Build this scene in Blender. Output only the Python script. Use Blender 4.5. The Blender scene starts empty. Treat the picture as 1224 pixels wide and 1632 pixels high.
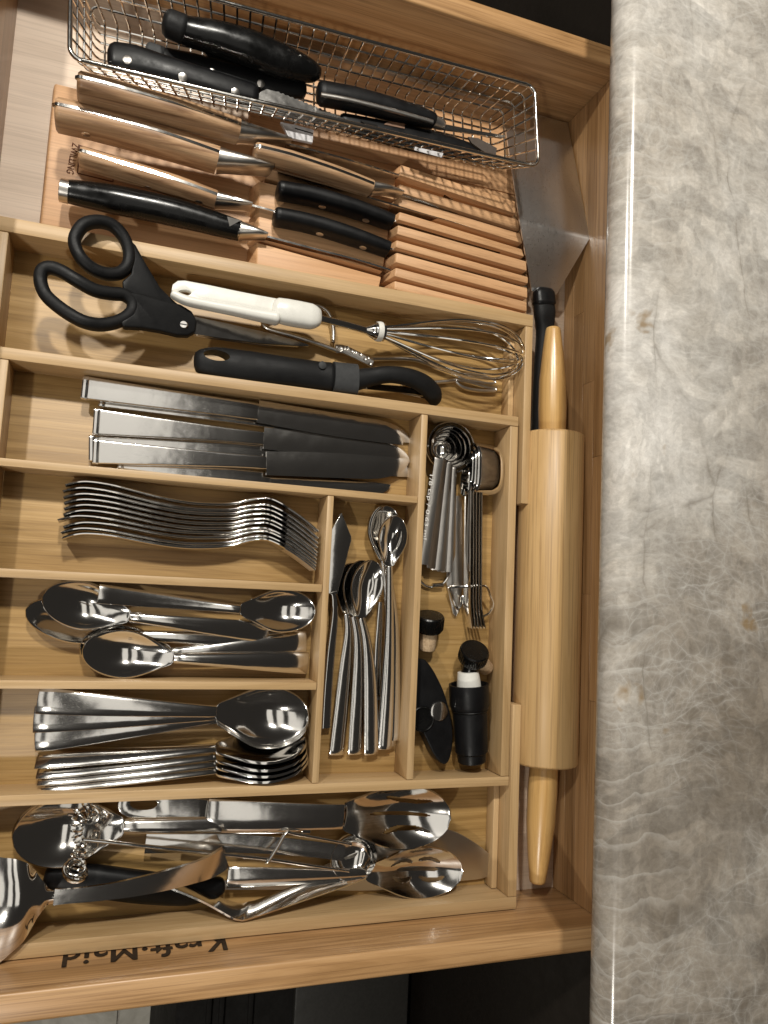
import bpy, bmesh, math, random
from mathutils import Vector, Matrix
random.seed(7)
SC = bpy.context.scene
COL = SC.collection
PI = math.pi
# ------------------------------------------------------------------ camera
S = 0.57                      # metres per calibration unit
F_PX = 1194.17                # focal length in photo pixels (1224 x 1632)
RC = ((0.9435351870741249, 0.046185752389094725, 0.32803692936809653),
      (-0.08001605274582199, 0.9926871590052488, 0.09038603680362187),
      (-0.3214635003479775, -0.11153062638728917, 0.9403308658773702))
ZT = 0.0381                   # top of the tray walls above the drawer floor
CAM = Vector((0, 0, ZT + S))
cd = bpy.data.cameras.new('camera')
cam = bpy.data.objects.new('camera', cd)
COL.objects.link(cam)
cam.matrix_world = Matrix.Translation(CAM) @ Matrix(RC).transposed().to_4x4()
cd.sensor_fit = 'VERTICAL'
cd.sensor_height = 24.0
cd.lens = F_PX / 1632 * 24.0
cd.clip_start = 0.01
cd.clip_end = 50
SC.camera = cam
# ------------------------------------------------------------------ world, lamps, exposure
w = bpy.data.worlds.new('World')
SC.world = w
w.use_nodes = True
bg = w.node_tree.nodes['Background']
bg.inputs[0].default_value = (1.0, 0.90, 0.79, 1)
bg.inputs[1].default_value = 0.028
SC.view_settings.view_transform = 'Standard'
SC.view_settings.look = 'None'
SC.view_settings.exposure = -0.1
SC.view_settings.gamma = 1
def lamp(name, loc, power, color, radius, aim=None, cone=115):
    """a recessed ceiling spot: the beam fades towards its edge"""
    l = bpy.data.lights.new(name, 'SPOT')
    l.energy = power; l.color = color; l.shadow_soft_size = radius
    l.spot_size = math.radians(cone); l.spot_blend = 1.0
    o = bpy.data.objects.new(name, l); o.location = loc; COL.objects.link(o)
    if aim: o.rotation_euler = (Vector(aim) - Vector(loc)).to_track_quat('-Z', 'Y').to_euler()
    return o
WARM = (1.0, 0.955, 0.868)
lamp('ceiling_spot', (-0.06, 1.20, 1.66), 118, WARM, 0.065, (0.05, 0.85, 0), 114)
lamp('ceiling_spot', (-0.85, 1.17, 1.66), 88, WARM, 0.05, (-0.3, 0.7, 0), 110)
lamp('ceiling_spot', (-0.85, -1.20, 1.66), 68, WARM, 0.05, (-0.62, -0.55, 0), 90)
def area(name, loc, rot, sx, sy, power, color):
    l = bpy.data.lights.new(name, 'AREA')
    l.shape = 'RECTANGLE'; l.size = sx; l.size_y = sy; l.energy = power; l.color = color
    o = bpy.data.objects.new(name, l); o.location = loc; o.rotation_euler = rot; COL.objects.link(o)
    return o
for x_ in (-1.25, -0.62, 0.0):  # added soft strips: stand in for ceiling glow and put streaks in the steel
    area('added_glow_strip', (x_, 0.25, 1.74), (0, 0, 0), 0.36, 2.3, 2.3, WARM)
# ------------------------------------------------------------------ pixel -> place
RT = Matrix(RC).transposed()
def at(px, py, z=ZT):
    d = RT @ Vector(((px - 612) / F_PX, -(py - 816) / F_PX, -1.0))
    return CAM + d * ((z - CAM.z) / d.z)
def at_y(px, py, y):
    d = RT @ Vector(((px - 612) / F_PX, -(py - 816) / F_PX, -1.0))
    return CAM + d * ((y - CAM.y) / d.y)
def ats(pts, z=ZT):
    return [at(p[0], p[1], p[2] if len(p) > 2 else z) for p in pts]
# ------------------------------------------------------------------ things, parts
OFF = {}
def thing(name, label, cat, loc=(0, 0, 0), group=None):
    o = bpy.data.objects.new(name, None)
    o.empty_display_size = 0.01
    COL.objects.link(o); o.location = loc
    o['label'] = label; o['category'] = cat
    if group: o['group'] = group
    OFF[o.name] = Vector(loc)
    return o
def tag(o, label, cat, group=None):
    o['label'] = label; o['category'] = cat
    if group: o['group'] = group
    return o
def finish_mesh(me, ang=40):
    me.polygons.foreach_set('use_smooth', [True] * len(me.polygons))
    me.set_sharp_from_angle(angle=math.radians(ang))
    me.update()
class MB:
    def __init__(s): s.v = []; s.f = []
    def add(s, vs, fs):
        b = len(s.v); s.v += [Vector(v) for v in vs]; s.f += [tuple(i + b for i in f) for f in fs]
        return s
    def hexa(s, a):           # 8 corners: bottom 4 (ccw), top 4
        return s.add(a, [(3, 2, 1, 0), (4, 5, 6, 7), (0, 1, 5, 4), (1, 2, 6, 5), (2, 3, 7, 6), (3, 0, 4, 7)])
    def box(s, x0, x1, y0, y1, z0, z1):
        return s.hexa([(x0, y0, z0), (x1, y0, z0), (x1, y1, z0), (x0, y1, z0), (x0, y0, z1), (x1, y0, z1), (x1, y1, z1), (x0, y1, z1)])
    def rings(s, rs, closed=False, caps=True):
        n = len(rs[0]); m = len(rs); vs = [p for r in rs for p in r]; fs = []
        for i in range(m if closed else m - 1):
            for j in range(n):
                a = i * n + j; b = i * n + (j + 1) % n; i2 = (i + 1) % m
                fs.append((a, b, i2 * n + (j + 1) % n, i2 * n + j))
        if caps and not closed:
            fs.append(tuple(range(n - 1, -1, -1))); fs.append(tuple((m - 1) * n + j for j in range(n)))
        return s.add(vs, fs)
    def tube(s, path, r, n=8, closed=False):
        P = [Vector(p) for p in path]; m = len(P); rs = []; up = None
        for i in range(m):
            if closed: t = P[(i + 1) % m] - P[i - 1]
            else: t = P[min(i + 1, m - 1)] - P[max(i - 1, 0)]
            if t.length < 1e-9: t = Vector((1, 0, 0))
            t.normalize()
            if up is None:
                up = Vector((0, 0, 1)) if abs(t.z) < 0.9 else Vector((0, 1, 0))
            a = t.cross(up)
            if a.length < 1e-6: a = t.orthogonal()
            a.normalize(); b = a.cross(t).normalized(); up = b
            rr = r[i] if isinstance(r, (list, tuple)) else r
            rs.append([P[i] + a * rr * math.cos(2 * PI * k / n) + b * rr * math.sin(2 * PI * k / n) for k in range(n)])
        return s.rings(rs, closed)
    def loft(s, path, W, H, n=16, pw=2.6, side=None, roll=0.0):
        """rounded section w wide (horizontal), h tall, centred on the path"""
        P = [Vector(p) for p in path]; m = len(P); rs = []
        for i in range(m):
            t = (P[min(i + 1, m - 1)] - P[max(i - 1, 0)]).normalized()
            a = Vector((0, 0, 1)).cross(t)
            if a.length < 1e-6: a = Vector((0, 1, 0))
            a.normalize(); b = t.cross(a).normalized()
            if roll:
                c, q = math.cos(roll), math.sin(roll); a, b = a * c + b * q, b * c - a * q
            ring = []
            for k in range(n):
                th = 2 * PI * (k + .5) / n; c, q = math.cos(th), math.sin(th)
                e = 2 / pw
                ring.append(P[i] + a * (W[i] / 2 * math.copysign(abs(c) ** e, c)) + b * (H[i] / 2 * math.copysign(abs(q) ** e, q)))
            rs.append(ring)
        return s.rings(rs)
    def lathe(s, p, q, prof, n=24):
        """prof: list of (t along p->q in 0..1, radius)"""
        p, q = Vector(p), Vector(q); ax = (q - p); L = ax.length; ax.normalize()
        a = ax.orthogonal().normalized(); b = ax.cross(a)
        rs = [[p + ax * (t * L) + (a * math.cos(2 * PI * k / n) + b * math.sin(2 * PI * k / n)) * max(r, 1e-5) for k in range(n)] for t, r in prof]
        return s.rings(rs)
    def sheet(s, rows, thick):
        m = len(rows); n = len(rows[0]); top = []; bot = []
        for i in range(m):
            for j in range(n):
                du = rows[min(i + 1, m - 1)][j] - rows[max(i - 1, 0)][j]
                dv = rows[i][min(j + 1, n - 1)] - rows[i][max(j - 1, 0)]
                nn = du.cross(dv)
                if nn.length < 1e-12: nn = Vector((0, 0, 1))
                nn.normalize(); th = thick[i] if isinstance(thick, (list, tuple)) else thick
                top.append(rows[i][j] + nn * th / 2); bot.append(rows[i][j] - nn * th / 2)
        N = m * n; fs = []
        for i in range(m - 1):
            for j in range(n - 1):
                a, b, c, d = i * n + j, (i + 1) * n + j, (i + 1) * n + j + 1, i * n + j + 1
                fs.append((a, b, c, d)); fs.append((N + d, N + c, N + b, N + a))
        for i in range(m - 1):
            a, b = i * n, (i + 1) * n; fs.append((a, N + a, N + b, b))
            a, b = i * n + n - 1, (i + 1) * n + n - 1; fs.append((b, N + b, N + a, a))
        for j in range(n - 1):
            fs.append((j + 1, N + j + 1, N + j, j))
            a = (m - 1) * n + j; fs.append((a, N + a, N + a + 1, a + 1))
        return s.add(top + bot, fs)
    def prism(s, pts, depth):
        """flat outline (world points) extruded by the vector depth"""
        P = [Vector(p) for p in pts]; n = len(P); d = Vector(depth)
        return s.add(P + [p + d for p in P], [tuple(range(n))[::-1], tuple(range(n, 2 * n))] + [(i, (i + 1) % n, n + (i + 1) % n, n + i) for i in range(n)])
    def build(s, name, mat, parent=None, bevel=0.0, seg=2, ang=40, label=None, loc=None, kind=None):
        off = Vector((0, 0, 0))
        if parent is not None: off = OFF[parent.name]
        elif loc is not None: off = Vector(loc)
        elif kind is None:
            n = len(s.v); off = Vector((sum(v.x for v in s.v) / n, sum(v.y for v in s.v) / n, min(v.z for v in s.v)))
        me = bpy.data.meshes.new(name)
        me.from_pydata([v - off for v in s.v], [], s.f)
        bm = bmesh.new(); bm.from_mesh(me)
        bmesh.ops.recalc_face_normals(bm, faces=bm.faces)
        if bevel > 0:
            es = [e for e in bm.edges if len(e.link_faces) == 2 and e.calc_face_angle(0) > math.radians(28)]
            bmesh.ops.bevel(bm, geom=es, offset=bevel, segments=seg, profile=0.5, affect='EDGES', clamp_overlap=True)
        bm.to_mesh(me); bm.free()
        finish_mesh(me, ang)
        if mat: me.materials.append(mat)
        o = bpy.data.objects.new(name, me); COL.objects.link(o)
        if parent is not None:
            o.parent = parent; OFF[o.name] = OFF[parent.name]
        else:
            o.location = off; OFF[o.name] = off
        if label: o['label'] = label
        if kind: o['kind'] = kind
        return o
def cat(pts, k=8, closed=False):
    """Catmull-Rom through the points"""
    P = [Vector(p) for p in pts]; n = len(P); out = []
    for i in range(n if closed else n - 1):
        if closed: a, b, c, d = P[i - 1], P[i], P[(i + 1) % n], P[(i + 2) % n]
        else: a, b, c, d = P[max(i - 1, 0)], P[i], P[i + 1], P[min(i + 2, n - 1)]
        for q in range(k):
            t = q / k
            out.append(0.5 * ((2 * b) + (c - a) * t + (2 * a - 5 * b + 4 * c - d) * t * t + (3 * b - a - 3 * c + d) * t ** 3))
    if not closed: out.append(P[-1])
    return out
def lerp(a, b, t): return a + (b - a) * t
def interp(xs, ys, x):
    if x <= xs[0]: return ys[0]
    for i in range(len(xs) - 1):
        if x <= xs[i + 1]:
            t = (x - xs[i]) / (xs[i + 1] - xs[i]); return lerp(ys[i], ys[i + 1], t)
    return ys[-1]
def text_verts(txt, size, shear=0, bold=0.0):
    c = bpy.data.curves.new('lettering', 'FONT'); c.body = txt; c.size = size; c.fill_mode = 'FRONT'; c.resolution_u = 3; c.offset = bold
    o = bpy.data.objects.new('lettering', c); COL.objects.link(o)
    dg = bpy.context.evaluated_depsgraph_get()
    me = bpy.data.meshes.new_from_object(o.evaluated_get(dg))
    vs = [v.co.copy() for v in me.vertices]; fs = [tuple(p.vertices) for p in me.polygons]
    bpy.data.objects.remove(o); bpy.data.curves.remove(c); bpy.data.meshes.remove(me)
    return vs, fs
def lettering(txt, width, origin, right, up, mat, parent, lift=0.0002, bold=0.0, height=None, heavy=0.0):
    vs, fs = text_verts(txt, 1.0, bold=bold)
    x0 = min(v.x for v in vs); x1 = max(v.x for v in vs); y0 = min(v.y for v in vs); y1 = max(v.y for v in vs)
    k = width / (x1 - x0); ky = k if height is None else height / (y1 - y0)
    r, u = Vector(right).normalized(), Vector(up).normalized(); n = r.cross(u)
    m = MB()
    for q, (a, b) in enumerate(((0, 0), (1, 0), (-1, 0), (0, 1), (0, -1)) if heavy else ((0, 0),)):
        m.add([Vector(origin) + r * ((v.x - x0) * k + a * heavy) + u * ((v.y) * ky + b * heavy) + n * (lift + q * .00006) for v in vs], fs)
    return m.build('lettering', mat, parent)
# ------------------------------------------------------------------ materials
def new_mat(name):
    m = bpy.data.materials.new(name); m.use_nodes = True
    nt = m.node_tree; b = nt.nodes['Principled BSDF']
    return m, nt, b
def N(nt, t, **kw):
    n = nt.nodes.new(t)
    for k, v in kw.items(): setattr(n, k, v)
    return n
def ramp(nt, stops, fac):
    r = N(nt, 'ShaderNodeValToRGB'); e = r.color_ramp.elements
    while len(e) < len(stops): e.new(0.5)
    for i, (p, c) in enumerate(stops):
        e[i].position = p; e[i].color = (*c, 1) if len(c) == 3 else c
    nt.links.new(fac, r.inputs[0]); return r.outputs[0]
def coords(nt, scale, rnd=3.0):
    tc = N(nt, 'ShaderNodeTexCoord'); oi = N(nt, 'ShaderNodeObjectInfo')
    mu = N(nt, 'ShaderNodeMath', operation='MULTIPLY'); mu.inputs[1].default_value = rnd
    nt.links.new(oi.outputs['Random'], mu.inputs[0])
    ad = N(nt, 'ShaderNodeVectorMath', operation='ADD')
    nt.links.new(tc.outputs['Object'], ad.inputs[0]); nt.links.new(mu.outputs[0], ad.inputs[1])
    mp = N(nt, 'ShaderNodeMapping'); mp.inputs['Scale'].default_value = scale
    nt.links.new(ad.outputs[0], mp.inputs[0])
    return mp.outputs[0], oi
def noise(nt, vec, scale, detail=4, rough=0.55, dist=0.0):
    n = N(nt, 'ShaderNodeTexNoise'); n.inputs['Scale'].default_value = scale; n.inputs['Detail'].default_value = detail
    n.inputs['Roughness'].default_value = rough; n.inputs['Distortion'].default_value = dist
    nt.links.new(vec, n.inputs['Vector']); return n.outputs[0]
def mix(nt, fac, a, b, blend='MIX'):
    m = N(nt, 'ShaderNodeMix', data_type='RGBA', blend_type=blend)
    for sock, val in ((m.inputs[0], fac), (m.inputs[6], a), (m.inputs[7], b)):
        if hasattr(val, 'is_linked') or hasattr(val, 'links'): nt.links.new(val, sock)
        elif isinstance(val, (int, float)): sock.default_value = val
        else: sock.default_value = (*val, 1) if len(val) == 3 else val
    return m.outputs[2]
def bump(nt, b, h, strength, dist=0.001):
    bp = N(nt, 'ShaderNodeBump'); bp.inputs['Strength'].default_value = strength; bp.inputs['Distance'].default_value = dist
    nt.links.new(h, bp.inputs['Height']); nt.links.new(bp.outputs[0], b.inputs['Normal'])
def wood(name, light, mid, dark, axis='x', fine=1.0, rough=0.42, streak=0.5, vary=0.12, rings=1.0, coat=0.0, specks=0.0):
    m, nt, b = new_mat(name)
    sc = {'x': (1, 14, 14), 'y': (14, 1, 14), 'z': (14, 14, 1)}[axis]
    v, oi = coords(nt, sc)
    n1 = noise(nt, v, 5.0 * rings, 5, 0.6, 0.9)
    c1 = ramp(nt, [(0.30 , dark), (0.5, mid), (0.72, light)], n1)
    sc2 = {'x': (1.2, 90, 90), 'y': (90, 1.2, 90), 'z': (90, 90, 1.2)}[axis]
    v2, _ = coords(nt, sc2)
    n2 = noise(nt, v2, 7.0 * fine, 3, 0.65)
    c2 = ramp(nt, [(0.36, (0.45, 0.40, 0.36)), (0.52, (1, 1, 1))], n2)
    col = mix(nt, streak, c1, c2, 'MULTIPLY')
    if specks:      # short dark flecks and the odd growth node
        v3, _ = coords(nt, {'x': (6, 70, 70), 'y': (70, 6, 70), 'z': (70, 70, 6)}[axis])
        n3 = noise(nt, v3, 3.0, 2, 0.5)
        k3 = ramp(nt, [(0.70, (0, 0, 0)), (0.80, (specks, specks, specks))], n3)
        col = mix(nt, k3, col, tuple(q * 0.45 for q in dark))
    # soft tone differences between pieces
    hv = N(nt, 'ShaderNodeHueSaturation')
    mr = N(nt, 'ShaderNodeMapRange'); mr.inputs[3].default_value = 1 - vary; mr.inputs[4].default_value = 1 + vary
    nt.links.new(oi.outputs['Random'], mr.inputs[0]); nt.links.new(mr.outputs[0], hv.inputs['Value'])
    nt.links.new(col, hv.inputs['Color'])
    nt.links.new(hv.outputs[0], b.inputs['Base Color'])
    b.inputs['Roughness'].default_value = rough
    b.inputs['Coat Weight'].default_value = coat; b.inputs['Coat Roughness'].default_value = 0.25
    bump(nt, b, n2, 0.12, 0.0006)
    return m
M = {}
for ax in 'xyz':
    M['bamboo_' + ax] = wood('bamboo_' + ax, (0.57, 0.395, 0.212), (0.505, 0.338, 0.168), (0.41, 0.263, 0.12), ax, rings=1.2, streak=0.22, vary=0.06, rough=0.45, specks=0.6)
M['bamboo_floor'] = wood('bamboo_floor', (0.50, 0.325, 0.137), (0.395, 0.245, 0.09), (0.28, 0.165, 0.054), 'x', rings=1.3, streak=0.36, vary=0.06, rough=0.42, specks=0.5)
M['bamboo_floor_y'] = M['bamboo_floor']
for ax in 'xyz':
    M['oak_' + ax] = wood('oak_' + ax, (0.54, 0.335, 0.165), (0.43, 0.248, 0.11), (0.28, 0.15, 0.058), ax, rings=0.8, streak=0.55, vary=0.16, rough=0.36, coat=0.25)
M['birch'] = wood('birch_plywood', (0.66, 0.53, 0.41), (0.60, 0.47, 0.355), (0.52, 0.40, 0.295), 'x', rings=0.9, streak=0.25, vary=0.02, rough=0.5)
M['beech'] = wood('beech', (0.62, 0.375, 0.195), (0.56, 0.325, 0.165), (0.48, 0.265, 0.125), 'x', rings=0.7, streak=0.35, vary=0.06, rough=0.5, fine=0.8)
M['maple'] = wood('maple', (0.62, 0.415, 0.20), (0.575, 0.37, 0.165), (0.48, 0.295, 0.12), 'y', rings=1.0, streak=0.48, vary=0.04, rough=0.45, coat=0.06, specks=0.8)
M['olive'] = wood('handle_wood', (0.56, 0.37, 0.215), (0.43, 0.26, 0.14), (0.20, 0.105, 0.05), 'x', rings=2.2, streak=0.45, vary=0.10, rough=0.42)
M['cork'] = wood('cork', (0.58, 0.44, 0.28), (0.50, 0.36, 0.22), (0.38, 0.26, 0.15), 'z', rings=2, rough=0.8)
def steel(name, base=(0.72, 0.70, 0.67), rough=0.13, scratch=0.5, brushed=None, wave=0.10):
    m, nt, b = new_mat(name)
    b.inputs['Metallic'].default_value = 1.0
    b.inputs['Base Color'].default_value = (*base, 1)
    if brushed:
        sc = {'x': (2, 260, 260), 'y': (260, 2, 260)}[brushed]
        v, _ = coords(nt, sc); n = noise(nt, v, 6, 3, 0.7)
        mr = N(nt, 'ShaderNodeMapRange'); mr.inputs[3].default_value = rough; mr.inputs[4].default_value = rough + 0.22
        nt.links.new(n, mr.inputs[0]); nt.links.new(mr.outputs[0], b.inputs['Roughness'])
        bump(nt, b, n, 0.10, 0.0004)
    else:
        v, _ = coords(nt, (130, 420, 420)); n = noise(nt, v, 4.0, 4, 0.75, 0.4)
        v2, _ = coords(nt, (1, 1, 1)); n2 = noise(nt, v2, 60, 2, 0.5)
        r = ramp(nt, [(0.58, (0, 0, 0)), (0.72, (1, 1, 1))], n)
        mu = N(nt, 'ShaderNodeMath', operation='MULTIPLY'); nt.links.new(r, mu.inputs[0]); nt.links.new(n2, mu.inputs[1])
        mr = N(nt, 'ShaderNodeMapRange'); mr.inputs[3].default_value = rough; mr.inputs[4].default_value = rough + 0.35 * scratch
        nt.links.new(mu.outputs[0], mr.inputs[0]); nt.links.new(mr.outputs[0], b.inputs['Roughness'])
        vw, _ = coords(nt, (1, 1, 1), 9)
        wv_ = noise(nt, vw, 55, 2, 0.4)
        b1 = N(nt, 'ShaderNodeBump'); b1.inputs['Strength'].default_value = wave; b1.inputs['Distance'].default_value = 0.004
        nt.links.new(wv_, b1.inputs['Height'])
        bp = N(nt, 'ShaderNodeBump'); bp.inputs['Strength'].default_value = 0.09 * scratch; bp.inputs['Distance'].default_value = 0.0004
        nt.links.new(mu.outputs[0], bp.inputs['Height']); nt.links.new(b1.outputs[0], bp.inputs['Normal']); nt.links.new(bp.outputs[0], b.inputs['Normal'])
    return m
M['steel'] = steel('polished_steel', (0.76, 0.74, 0.71), rough=0.09, scratch=0.2, wave=0.06)
M['scratched'] = steel('scratched_steel', (0.76, 0.74, 0.71), rough=0.13, scratch=0.40, wave=0.06)
M['blade'] = steel('blade_steel', (0.72, 0.70, 0.67), rough=0.14, scratch=0.35, wave=0.13)
M['brushed'] = steel('brushed_steel', (0.66, 0.66, 0.66), rough=0.20, brushed='y')
M['satin'] = steel('satin_steel', (0.62, 0.59, 0.55), rough=0.28, scratch=0.3)
M['chrome'] = steel('chrome_wire', (0.88, 0.86, 0.82), rough=0.10, scratch=0.1)
def plain(name, col, rough=0.4, spec=0.5, bumpy=0.0, coat=0.0, scale=300, var=0.13):
    m, nt, b = new_mat(name)
    v, _ = coords(nt, (1, 1, 1)); n = noise(nt, v, scale, 3, 0.6)
    c = ramp(nt, [(0.3, tuple(x * (1 - var) for x in col)), (0.7, tuple(min(1, x * (1 + var)) for x in col))], n)
    nt.links.new(c, b.inputs['Base Color'])
    v2, _ = coords(nt, (1, 1, 1), 7); n2 = noise(nt, v2, 70, 5, 0.7)
    mr = N(nt, 'ShaderNodeMapRange'); mr.inputs[1].default_value = 0.3; mr.inputs[2].default_value = 0.7
    mr.inputs[3].default_value = max(0.05, rough - 0.1); mr.inputs[4].default_value = min(1, rough + 0.16)
    nt.links.new(n2, mr.inputs[0]); nt.links.new(mr.outputs[0], b.inputs['Roughness'])
    b.inputs['Specular IOR Level'].default_value = spec
    b.inputs['Coat Weight'].default_value = coat; b.inputs['Coat Roughness'].default_value = 0.08
    if bumpy: bump(nt, b, n, bumpy, 0.0004)
    return m
M['black_gloss'] = plain('glossy_black_plastic', (0.004, 0.004, 0.004), 0.20, 0.35)
M['black'] = plain('black_plastic', (0.005, 0.005, 0.0055), 0.38, 0.22, 0.05)
M['rubber'] = plain('black_rubber', (0.0075, 0.0075, 0.0078), 0.5, 0.22, 0.25, scale=900)
M['grey_rubber'] = plain('grey_rubber', (0.04, 0.041, 0.042), 0.6, 0.25, 0.1)
M['white'] = plain('white_plastic', (0.72, 0.71, 0.66), 0.3, 0.5, var=0.02)
M['print'] = plain('printed_ink', (0.02, 0.012, 0.008), 0.5, 0.3)
M['burn'] = plain('branded_mark', (0.11, 0.04, 0.02), 0.6, 0.2)
M['etch'] = plain('etched_mark', (0.72, 0.70, 0.66), 0.5, 0.4)
M['paper'] = plain('paper_label', (0.50, 0.49, 0.50), 0.5, 0.3)
M['cabinet'] = plain('dark_cabinet_paint', (0.016, 0.012, 0.009), 0.45, 0.3)
M['dark'] = plain('dark_floor_mat', (0.014, 0.013, 0.012), 0.8, 0.2)
def quartzite():
    m, nt, b = new_mat('quartzite')
    tc = N(nt, 'ShaderNodeTexCoord')
    base = tc.outputs['Object']
    wn = N(nt, 'ShaderNodeTexNoise'); wn.inputs['Scale'].default_value = 9; wn.inputs['Detail'].default_value = 4
    nt.links.new(base, wn.inputs['Vector'])
    sub = N(nt, 'ShaderNodeVectorMath', operation='SUBTRACT'); sub.inputs[1].default_value = (0.5, 0.5, 0.5)
    nt.links.new(wn.outputs['Color'], sub.inputs[0])
    scl = N(nt, 'ShaderNodeVectorMath', operation='SCALE'); scl.inputs['Scale'].default_value = 0.045
    nt.links.new(sub.outputs[0], scl.inputs[0])
    ad = N(nt, 'ShaderNodeVectorMath', operation='ADD'); nt.links.new(base, ad.inputs[0]); nt.links.new(scl.outputs[0], ad.inputs[1])
    warp = ad.outputs[0]
    def mapped(rot, scale):
        mp = N(nt, 'ShaderNodeMapping'); mp.inputs['Rotation'].default_value = (0, 0, math.radians(rot)); mp.inputs['Scale'].default_value = scale
        nt.links.new(warp, mp.inputs[0]); return mp.outputs[0]
    def edge(vec, scale, a, c):
        v = N(nt, 'ShaderNodeTexVoronoi', feature='DISTANCE_TO_EDGE'); v.inputs['Scale'].default_value = scale
        nt.links.new(vec, v.inputs['Vector'])
        return ramp(nt, [(0.0, (1, 1, 1)), (a, (0.35, 0.35, 0.35)), (c, (0, 0, 0))], v.outputs['Distance'])
    def cells(vec, scale, lo, hi):
        v = N(nt, 'ShaderNodeTexVoronoi', feature='SMOOTH_F1'); v.inputs['Scale'].default_value = scale
        v.inputs['Smoothness'].default_value = 0.25
        nt.links.new(vec, v.inputs['Vector'])
        sp_ = N(nt, 'ShaderNodeSeparateColor'); nt.links.new(v.outputs['Color'], sp_.inputs[0])
        return ramp(nt, [(0.1, (lo, lo, lo)), (0.9, (hi, hi, hi))], sp_.outputs[0])
    big = noise(nt, warp, 4.0, 6, 0.62)
    # a pale milky zone runs along the rounded edge and widens away from the near end, partly light falloff put into the colour
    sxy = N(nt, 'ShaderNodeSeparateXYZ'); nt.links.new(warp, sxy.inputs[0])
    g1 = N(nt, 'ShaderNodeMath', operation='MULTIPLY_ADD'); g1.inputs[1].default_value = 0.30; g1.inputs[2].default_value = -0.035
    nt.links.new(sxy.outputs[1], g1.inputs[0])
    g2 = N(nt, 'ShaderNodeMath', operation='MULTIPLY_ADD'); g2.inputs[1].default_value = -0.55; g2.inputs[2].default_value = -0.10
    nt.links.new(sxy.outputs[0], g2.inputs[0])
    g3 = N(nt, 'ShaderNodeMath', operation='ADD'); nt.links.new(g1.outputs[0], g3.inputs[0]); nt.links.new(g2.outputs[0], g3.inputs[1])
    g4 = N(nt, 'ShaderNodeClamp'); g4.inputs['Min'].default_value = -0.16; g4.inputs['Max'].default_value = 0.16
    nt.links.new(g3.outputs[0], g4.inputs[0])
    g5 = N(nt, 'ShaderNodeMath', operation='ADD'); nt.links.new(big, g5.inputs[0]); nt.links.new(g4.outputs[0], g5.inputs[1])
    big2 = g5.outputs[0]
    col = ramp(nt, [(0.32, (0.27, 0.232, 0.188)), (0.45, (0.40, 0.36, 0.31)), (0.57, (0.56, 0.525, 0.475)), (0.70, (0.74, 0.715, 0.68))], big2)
    col = mix(nt, 0.8, col, cells(mapped(-20, (1, 1.7, 1)), 36, 0.76, 1.12), 'MULTIPLY')
    col = mix(nt, 0.7, col, cells(mapped(55, (1.9, 1, 1)), 95, 0.84, 1.10), 'MULTIPLY')
    med = noise(nt, mapped(25, (1, 1.8, 1)), 42, 6, 0.7, 0.8)
    c2 = ramp(nt, [(0.33, (0.72, 0.70, 0.68)), (0.66, (1.10, 1.10, 1.10))], med)
    col = mix(nt, 0.6, col, c2, 'MULTIPLY')
    gr = noise(nt, mapped(-30, (1, 1.5, 1)), 240, 5, 0.75, 0.3)
    col = mix(nt, 0.8, col, ramp(nt, [(0.33, (0.80, 0.79, 0.775)), (0.68, (1.12, 1.12, 1.12))], gr), 'MULTIPLY')
    white = (0.70, 0.68, 0.64)
    msk = noise(nt, base, 11, 4, 0.65); mskr = ramp(nt, [(0.40, (0.05, 0.05, 0.05)), (0.62, (1, 1, 1))], msk)
    msk2 = noise(nt, warp, 19, 3, 0.6); mskr2 = ramp(nt, [(0.42, (0.0, 0.0, 0.0)), (0.62, (1, 1, 1))], msk2)
    for rot, sc, s_, a, c, k, mm in ((20, (1, 2.0, 1), 30, 0.015, 0.11, 0.26, mskr), (-38, (1, 1.5, 1), 52, 0.02, 0.11, 0.27, mskr2), (12, (0.7, 2.2, 1), 15, 0.008, 0.03, 0.36, mskr2), (65, (1, 1.4, 1), 88, 0.03, 0.16, 0.22, mskr), (-15, (1.5, 1, 1), 130, 0.05, 0.3, 0.16, mskr2)):
        e = edge(mapped(rot, sc), s_, a, c)
        f = N(nt, 'ShaderNodeMath', operation='MULTIPLY'); f.inputs[1].default_value = k
        nt.links.new(e, f.inputs[0])
        f2 = N(nt, 'ShaderNodeMath', operation='MULTIPLY'); nt.links.new(f.outputs[0], f2.inputs[0]); nt.links.new(mm, f2.inputs[1])
        col = mix(nt, f2.outputs[0], col, white)
    # arc-like ripples along the rounded edge, long darker cracks and a few rusty stains
    wv = N(nt, 'ShaderNodeTexWave', wave_type='BANDS', bands_direction='Y', wave_profile='SAW'); wv.inputs['Scale'].default_value = 17; wv.inputs['Distortion'].default_value = 5.5
    wv.inputs['Detail'].default_value = 3; wv.inputs['Detail Scale'].default_value = 1.3
    nt.links.new(warp, wv.inputs['Vector'])
    wr = ramp(nt, [(0.80, (0, 0, 0)), (0.97, (0.30, 0.30, 0.30)), (1.0, (0.1, 0.1, 0.1))], wv.outputs['Fac'])
    sx = N(nt, 'ShaderNodeSeparateXYZ'); nt.links.new(warp, sx.inputs[0])
    near = N(nt, 'ShaderNodeMapRange'); near.inputs[1].default_value = -0.20; near.inputs[2].default_value = -0.245; near.inputs[3].default_value = 0.0; near.inputs[4].default_value = 0.9
    nt.links.new(sx.outputs[0], near.inputs[0])
    f = N(nt, 'ShaderNodeMath', operation='MULTIPLY'); nt.links.new(wr, f.inputs[0]); nt.links.new(near.outputs[0], f.inputs[1])
    col = mix(nt, f.outputs[0], col, (0.70, 0.675, 0.63))
    e = edge(mapped(4, (2.6, 0.7, 1)), 7, 0.014, 0.05)
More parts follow.
